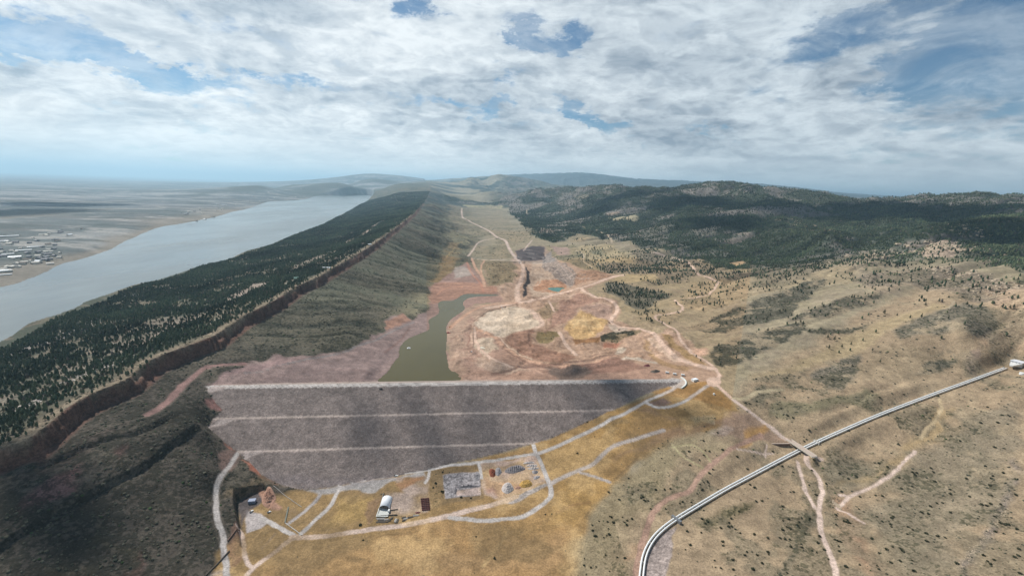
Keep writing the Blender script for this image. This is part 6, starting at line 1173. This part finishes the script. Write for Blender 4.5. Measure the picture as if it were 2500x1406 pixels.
for i in range(90):
    if i < 60: px, py = gt.uniform(0, 150), 0; py = gt.uniform(588, 668) - px * .18
    else: px, py = gt.uniform(420, 780), 0; py = 535 - (px - 420) * .17 + gt.uniform(-12, 0)
    g = W(px, py)
    if g[2] < LAKE_Z + .5: continue
    o = bpy.data.objects.new('town_house', me_h if gt.random() < .45 else me_h2); C.objects.link(o); o.location = tuple(g); o.rotation_euler = (0, 0, gt.random() * 3.1); s = gt.uniform(.8, 1.9); o.scale = (s, s, min(s, 1.2)); tag(o, 'tiny pale or grey house among the fields beyond the lake', 'house', 'houses beyond the lake')
house('control_building', 1696, 929, 12, 7, 3.6, 0, WHITE, WR, .45, 'small white flat roofed building right of the curved wall', 'building', win=3)
house('portal_building', 616, 1226, 9, 6, 4, 0, mat('blue_grey_cladding', (.22, .26, .36), .6, var=.06), mat('grey_blue_roof', (.26, .30, .40), .6, var=.05), .2, 'blue grey portal building in the shadow of the rock cut', 'building', win=3)
for px, py, lb in ((1628.5, 911, 'white site trailer farthest left in the row above the dam crest'), (1647, 914.5, 'white site trailer in the middle of the row above the crest'), (1667, 917, 'white site trailer at the right end of the row above the crest')):
    g = W(px, py); o = empty('site_trailer', tuple(g), -.25, lb, 'trailer', 'site trailers above the dam crest'); MB().box(-3.4, 3.4, -1.6, 1.6, .6, 3.5, .1).make('body', WHITE, o); MB().box(-.5, .5, -1.66, -1.55, .7, 2.7).make('door', STEEL, o)
    for x in (-2.2, 2.2): MB().box(x - .6, x + .6, -1.65, -1.56, 1.8, 2.8).make('window', GLASS, o)
    MB().tube([(-.6, -1.7, .4), (-.6, 1.7, .4)], .4, 10).make('wheel', TYRE, o); MB().tube([(.6, -1.7, .4), (.6, 1.7, .4)], .4, 10).make('wheel', TYRE, o)
g = W(1743, 963); o = empty('water_tank', tuple(g), 0, 'small round white tank alone in the golden grass below the road bend', 'tank'); MB().tube([(0, 0, -.3), (0, 0, 2.2)], 1.9, 16).make('shell', WHITE, o); MB().tube([(0, 0, 2.2), (0, 0, 2.6)], 1.2, 12).make('lid', WHITE, o)

def truck(px, py, rz, paint, lb, name='parked_truck', cat='truck', grp=None):
    g = W(px, py); o = empty(name, (g[0], g[1], g[2] + .05), rz, lb, cat, grp)
    m = MB(); m.box(-2.9, 2.9, -1.0, 1.0, .55, 1.15, .06); m.box(-.9, 1.2, -.95, .95, 1.1, 1.95, .22); m.make('body', paint, o)
    MB().box(-2.8, -1.0, -.95, .95, 1.16, 1.45, .02).make('cargo_bed', DARK, o); MB().box(.98, 1.28, -.8, .8, 1.2, 1.75, .1).make('windscreen', GLASS, o)
    for x in (-1.8, 1.9):
        for y in (-1, 1): MB().tube([(x, y * .78, .42), (x, y * 1.04, .42)], .42, 10).make('wheel', TYRE, o)
    for y in (-.7, .7): MB().box(2.88, 2.95, y - .18, y + .18, .8, 1.0).make('headlight', WHITE, o)
    return o
truck(614, 1249, 1.35, WHITE, 'white truck parked on the grey pad below the portal building'); truck(658, 1250, .5, WHITE, 'white truck parked on the grass right of the portal pad')
truck(1224, 750, .4, WHITE, 'white pickup parked on the upper edge of the pale laydown yard'); truck(1227, 753.5, .3, WHITE, 'white pickup just below the other one on the pale yard'); truck(1234, 750, .2, mat('dark_blue_paint', (.03, .05, .08), .4), 'dark pickup right of the two white ones on the pale yard')
truck(1151, 859, .1, WHITE, 'white pickup on the red ground left of the pale pad'); truck(967, 1162, .2, WHITE, 'tiny white pickup on the grey strip at the foot of the dam'); truck(930, 949.5, .05, DARK, 'small dark vehicle on the face just under the dam crest')
truck(1130, 652, .5, WHITE, 'white pickup beside the pale patch far up the valley')
g = W(1181, 849); MB_ = MB().box(-9, 9, -6, 6, -.4, .5, .1).make('concrete_pad', mat('cream_pad', (.55, .50, .40), .8, var=.05)); MB_.location = tuple(g); MB_.rotation_euler = (0, 0, -.15); tag(MB_, 'cream rectangular concrete pad on the bare ground right of the pond', 'concrete pad')
# floating things
def on_water(px, py, z): a = at_z(px, py, z); return (a[0], a[1], z)
o = empty('barge', on_water(998, 850, POND_Z), .1, 'small white flat barge floating near the left side of the pond', 'barge'); MB().box(-4.4, 4.4, -3.6, 3.6, -.4, .7, .15).make('hull', WHITE, o); MB().box(-2, 2, -1.4, 1.4, .7, 2.6, .1).make('cabin', WHITE, o)
for x in (-4.2, 4.2): MB().tube([(x, -3.4, .7), (x, 3.4, .7)], .12, 6).make('rail', STEEL, o)
g = W(1095, 813); o = empty('dredge', (g[0], g[1], max(g[2], POND_Z)), .1, 'red dredge moored on the right bank of the pond', 'dredge'); MB().box(-5.5, 5.5, -2, 2, 0, 1.4, .3).make('hull', REDP, o); MB().box(-3, .5, -1.3, 1.3, 1.4, 3.4, .15).make('cabin', REDP, o); MB().tube([(.5, 0, 1.6), (5, 0, 4.4), (9, 0, 1.0)], .22, 6).make('boom', STEEL, o)
def excavator(px, py, rz, paint, lb):
    g = W(px, py); o = empty('excavator', tuple(g), rz, lb, 'excavator')
    for y in (-1.2, 1.2): MB().box(-2.1, 2.1, y - .35, y + .35, 0, .9, .2).make('track', TYRE, o)
    MB().box(-2.2, 1.4, -1.35, 1.35, .95, 2.1, .15).make('body', paint, o); MB().box(-.1, 1.3, .2, 1.3, 2.1, 3.1, .15).make('cab', GLASS, o); MB().tube([(1, -.3, 1.8), (3.6, -.3, 4.6), (6.0, -.3, 3.0), (6.4, -.3, .9)], .26, 6).make('boom', paint, o); MB().box(5.8, 7.0, -.9, .3, .2, 1.1, .2).make('bucket', STEEL, o)
excavator(1098, 799, .6, ORG, 'orange excavator working on the bank just above the red dredge'); excavator(1487, 788, 2.4, RUST, 'dark red excavator at the lower bend of the haul road'); excavator(1511, 806, .6, RUST, 'dark excavator beside the grey pad near the block of brush')

# stockpiles
def pile(px, py, rx, ry, h, rz, mt_, lb, name='stockpile', ridges=0, seed=0, flat=.0, cat='stockpile', lump=.3):
    g = W(px, py); n, k = 22, 44; V = [(0, 0, h)]; Fq = []; c_, s__ = math.cos(rz), math.sin(rz)
    for i in range(1, n + 1):
        for j in range(k):
            a = 6.2832 * j / k; f = i / n; x = rx * f * math.cos(a) * (1 + .10 * math.sin(3 * a + seed)); y = ry * f * math.sin(a) * (1 + .12 * math.sin(2 * a + seed * 2))
            prof = max(0, (1 - f ** 1.4)) if not flat else min(1, (1 - f) / (1 - flat))
            z = h * prof
            if ridges: z *= .55 + .45 * abs(math.sin(x / rx * math.pi * ridges + seed))
            nz = mnoise.noise(Vector((x * .45 + seed * 7, y * .45, 0))) + .5 * mnoise.noise(Vector((x * 1.1, y * 1.1 + seed, 3)))
            z = z * (1 + lump * nz) + (.25 * nz if f < .97 else 0)
            wx, wy = g[0] + x * c_ - y * s__, g[1] + x * s__ + y * c_; gg = gz((wx, wy)) - g[2]
            V.append((x, y, gg + z - (.6 if i == n else 0)))
    for j in range(k): Fq.append((0, 1 + j, 1 + (j + 1) % k))
    for i in range(n - 1):
        for j in range(k): a = 1 + i * k + j; b = 1 + i * k + (j + 1) % k; Fq.append((a, a + k, b + k, b))
    V[0] = (0, 0, float(np.mean([v[2] for v in V[1:1 + k]])))
    o = MB().add(V, Fq).make(name, mt_, None, False); o.location = tuple(g); o.rotation_euler = (0, 0, rz); return tag(o, lb, cat)
PGV = mat('grey_gravel', tuple(A((172, 166, 166))), .95, var=.15, vscale=.8); PD = mat('dark_grey_gravel', tuple(A((140, 134, 136))), .95, var=.2, vscale=.8); PW = mat('pale_gravel', tuple(A((212, 202, 196))), .95, var=.12, vscale=.8); PY = mat('yellow_sand', tuple(A((206, 164, 84))), .95, var=.12, vscale=.8); PR = mat('red_soil', tuple(A((150, 84, 58))), .95, var=.2, vscale=.8); PO = mat('orange_rock', tuple(A((190, 146, 122))), .95, var=.22, vscale=.6)
pile(1202, 1154, 5.2, 10.5, 4.2, .12, PR, 'tall red brown soil pile at the left of the stockpile yard', seed=1)
pile(1216, 1151, 5.5, 8.5, 3.4, -.1, PGV, 'small grey gravel pile touching the red soil pile', seed=2, lump=.5)
pile(1257, 1145, 16.5, 7.5, 4.2, .12, PD, 'long ridged dark grey gravel pile in the middle of the yard', ridges=5, seed=3)
for i, (px, py, lb) in enumerate([(1292, 1129, 'upper row of pale rubble at the right corner of the yard'), (1299, 1136, 'second row of pale rubble below the upper one'), (1302, 1143, 'third row of pale rubble in the right corner of the yard')]): pile(px, py, 9.5, 2.6, 1.8, .1, PW, lb, seed=4 + i, lump=.6, cat='rubble pile')
pile(1306, 1152, 5, 3.6, 2.6, .3, PGV, 'low grey rubble heap under the pale rows', seed=8, cat='rubble pile')
pile(1239, 1191, 9.2, 10.5, 6.0, 0, PW, 'big pale gravel cone in the lower part of the stockpile yard', seed=9)
pile(1284, 1181, 10, 8, 3.2, .15, PY, 'yellow sand pile with a steep front in the stockpile yard', seed=10, flat=.55)
pile(1265, 1190, 5.5, 3.0, 1.6, .3, PO, 'low orange soil heap left of the yellow sand pile', seed=11)
pile(1162, 1163, 7.0, 9.5, 2.4, 0, PGV, 'rough grey rock heap at the upper right of the rock pad', seed=12, lump=.8, cat='rock heap')
pile(1140, 1187, 19, 2.6, 1.9, .1, PD, 'long low berm of dark rock across the rock pad', seed=13, lump=.7, cat='rock berm')
pile(1111, 1197, 2.4, 7.5, 1.9, .0, PD, 'short low berm of dark rock at the left of the rock pad', seed=14, lump=.7, cat='rock berm')
pile(1310, 1165, 6, 3, 1.5, .5, PGV, 'low grey heap beside the road at the right of the yard', seed=15, cat='rubble pile')
pile(656, 1216, 9.0, 22, 6.5, .62, PO, 'bare orange rock slab right of the rock cut', seed=16, flat=.35, lump=.35, name='rock_outcrop', cat='rock slab')
pile(560, 907, 8, 5, 1, .2, PO, 'low reddish heap beside the red road above the dam end', seed=17, cat='soil heap') if False else None
pile(1580, 893, 8, 5, 3.4, .2, RUST, 'dark broken rock heap below the grey strip', seed=18, lump=.8, cat='rock heap')
pile(1600, 907, 12, 6, 3.5, .3, WOOD, 'dark brown rock heap above the trailers', seed=19, lump=.8, cat='rock heap')
# red pipe bundles
bn = []
for r in range(7):
    for c in range(4):
        px = 1029.5 + c * 5.2 + r * .45; py = 1218.5 + r * 4.4 - c * .35; g = W(px, py)
        if not bn:
            o = empty('pipe_bundle', tuple(g), .06, 'dark red bundle of pipes in the stacked block on the bare yard', 'pipe bundle', 'red pipe bundles'); MB().tube([(-1.25, -.55, .5), (1.25, -.55, .5)], .5, 8).make('pipe', RUST, o); MB().tube([(-1.25, .55, .5), (1.25, .55, .5)], .5, 8).make('pipe', RUST, o); MB().tube([(-1.25, 0, 1.35), (1.25, 0, 1.35)], .5, 8).make('pipe', RUST, o)
            MB().box(-.1, .1, -1.1, 1.1, -.1, 1.9).make('cradle', WOOD, o); bn.append(o)
        else:
            o = bn[0].copy(); C.objects.link(o); o.location = tuple(g); bn.append(o)
            for ch in list(bn[0].children): q = ch.copy(); C.objects.link(q); q.parent = o
pile(1020, 1251, 4, 1.6, 1.3, .1, RUST, 'small dark scrap heap left of the red pipe bundles', seed=20, cat='scrap heap')
# rows of stacked material by the lower road
rows = [(930, 1266, 22, .10), (932, 1270, 20, .08), (930, 1274, 24, .07), (944, 1268, 10, .4), (948, 1272, 12, .9), (956, 1265, 8, 1.2), (966, 1270, 14, 1.5), (970, 1272, 14, 1.5), (985, 1263, 10, .4), (990, 1266, 12, .45), (987, 1270, 10, .5), (1003, 1262, 14, .25), (1016, 1258, 14, .2)]
for i, (px, py, L, rz) in enumerate(rows):
    g = W(px, py); o = empty('timber_stack', tuple(g), rz, 'dark stack of long timbers lying in rows beside the lower road', 'timber stack', 'timber stacks by the lower road'); m = MB(); gr = np.random.default_rng(i)
    for r in range(5): x = gr.uniform(-1, 1); m.box(-L / 4 + x, L / 4 + x, r * .55 - 1.2, r * .55 - .75, 0, .5 + .35 * (r % 2))
    m.make('timber', WOOD if i % 3 else CONC, o); m = MB(); m.box(-L / 6 - .1, -L / 6 + .1, -1.5, 1.6, -.1, .25); m.box(L / 6 - .1, L / 6 + .1, -1.5, 1.6, -.1, .25); m.make('bearer', WOOD, o)

# pale boulders and slabs in the wood
def boulders(name, zones, seed, mt_, lb, spr=9.0):
    g = np.random.default_rng(seed); V = []; Fq = []; base = np.array([(-1, -1, -.6), (1, -1, -.6), (1, 1, -.6), (-1, 1, -.6), (-.7, -.6, .8), (.8, -.7, .5), (.6, .8, .9), (-.8, .6, .6)]); fb = [(4, 5, 6, 7), (0, 1, 5, 4), (1, 2, 6, 5), (2, 3, 7, 6), (3, 0, 4, 7)]
    for pts_, n, s0, s1 in zones:
        L = np.array([W(*p)[:2] for p in pts_])
        for _ in range(n):
            k = g.integers(0, len(L) - 1); f = g.random(); p = L[k] * (1 - f) + L[k + 1] * f; r = np.hypot(*p); sp = spr * s1; p = p + g.normal(size=2) * sp * np.array([.45, 1.0]); s = g.uniform(s0, s1) * (1 + g.random()); z = gz(p); a = g.random() * 3.14; c, q = math.cos(a), math.sin(a)
            b = base * (s, s * .6, s * .38) * (1 + .25 * g.normal(size=(8, 3))); i = len(V); V += [(p[0] + x * c - y * q, p[1] + x * q + y * c, z + zz_) for x, y, zz_ in b]; Fq += [tuple(i + u for u in f_) for f_ in fb]
    o = MB().add(V, Fq).make(name, mt_); return tag(o, lb, 'boulders', kind='stuff')
BLD = mat('pale_rock', tuple(A((214, 200, 188))), .9, var=.15, vscale=.5); BLT = mat('tan_rock', tuple(A((196, 176, 150))), .9, var=.15, vscale=.5)
boulders('boulders', [([(95, 845), (150, 822), (210, 795), (265, 772)], 300, 1.0, 2.6), ([(10, 865), (40, 858), (60, 850)], 90, 1, 2.2), ([(40, 1000), (80, 985), (100, 970)], 60, 1, 2.4), ([(290, 730), (320, 722), (350, 712)], 40, 1.2, 3), ([(400, 700), (450, 690)], 30, 1, 2.5), ([(160, 930), (230, 905), (300, 880)], 120, .8, 1.8), ([(230, 872), (300, 845), (380, 815)], 60, .8, 1.6)], 31, BLD, 'pale boulders and rock slabs showing through the wood near the lake')
boulders('boulders', [([(2060, 645), (2120, 625), (2160, 625)], 260, 3, 7), ([(2245, 618), (2290, 600), (2330, 605)], 320, 4, 9), ([(2420, 720), (2480, 700)], 160, 2, 5), ([(2300, 660), (2400, 680)], 120, 2, 5), ([(2300, 560), (2360, 550)], 90, 4, 9), ([(1950, 540), (2000, 560)], 90, 4, 10)], 32, BLT, 'tan rock outcrops among the trees on the right hills')
boulders('boulders', [([(2035, 1225), (2050, 1240)], 70, .5, 1.0), ([(2340, 1390), (2390, 1330), (2440, 1265)], 130, .3, .6), ([(2450, 1260), (2465, 1200)], 60, .3, .6)], 33, BLT, 'small tan rocks strung along the gully at the lower right', 3.5)

# unseen clouds added above the haze to cast shadows on dam, slopes and hills
CLM = bpy.data.materials.new('shade_cloud'); CLM.use_nodes = True; t = NT(CLM.node_tree); mo_ = t.n['Material Output']; t.n.remove(t.n['Principled BSDF']); tr = t.node('ShaderNodeBsdfTransparent'); df = t.node('ShaderNodeBsdfDiffuse'); df.inputs[0].default_value = (.9, .9, .92, 1); mx = t.node('ShaderNodeMixShader')
lw = t.node('ShaderNodeLayerWeight'); lw.inputs['Blend'].default_value = .35; t.l.new(t.rng(lw.outputs['Facing'], 0, 1, .74, .0), mx.inputs[0]); t.l.new(tr.outputs[0], mx.inputs[1]); t.l.new(df.outputs[0], mx.inputs[2]); t.l.new(mx.outputs[0], mo_.inputs[0])
def shade_cloud(px, py, rx, ry, seed, n=7, alt=2260.0):
    g = np.random.default_rng(seed); w0 = W(px, py); k = (alt - w0[2]) / sv.z; c = np.array(w0) + np.array(sv) * k; m = MB(); V = []; Fq = []
    for i in range(n):
        a = g.random() * 6.28; d = g.random() ** .5; cx_, cy_ = math.cos(a) * d * rx * .6, math.sin(a) * d * ry * .6; r_x, r_y = rx * g.uniform(.35, .6), ry * g.uniform(.35, .6); rz_ = min(r_x, r_y) * .5; b = len(V); K = 16
        for u in range(9):
            th = math.pi * u / 8
            for v in range(K):
                ph_ = 6.2832 * v / K; q = 1 + .25 * mnoise.noise(Vector((math.cos(ph_) * 2 + seed, math.sin(ph_) * 2 + i, u * .5))); V.append((cx_ + r_x * math.sin(th) * math.cos(ph_) * q, cy_ + r_y * math.sin(th) * math.sin(ph_) * q, rz_ * math.cos(th) * q))
        for u in range(8):
            for v in range(K): Fq.append((b + u * K + v, b + u * K + (v + 1) % K, b + (u + 1) * K + (v + 1) % K, b + (u + 1) * K + v))
    o = m.add(V, Fq).make('shade_cloud', CLM, None, True); o.location = tuple(c); tag(o, kind='structure')
for i, (px, py, rx, ry) in enumerate([(0, 520, 700, 900), (120, 500, 900, 700), (1760, 540, 420, 420), (1680, 490, 700, 600), (1930, 500, 800, 500), (2100, 505, 700, 500), (2300, 520, 700, 500), (2450, 570, 350, 350), (1450, 520, 420, 420), (1560, 475, 700, 500)]): shade_cloud(px, py, rx, ry, 80 + i, 11, 9500.0)
for i, (px, py, rx, ry) in enumerate([(1180, 1040, 26, 60), (1010, 1000, 22, 46), (1530, 952, 42, 60), (1500, 930, 50, 50), (1395, 906, 60, 46), (1690, 1012, 42, 34), (1560, 985, 34, 30), (1080, 1100, 26, 44), (900, 1055, 24, 60), (1440, 990, 24, 50), (200, 1300, 90, 50), (60, 1170, 70, 40), (1240, 900, 40, 34)]): shade_cloud(px, py, rx, ry, 40 + i)
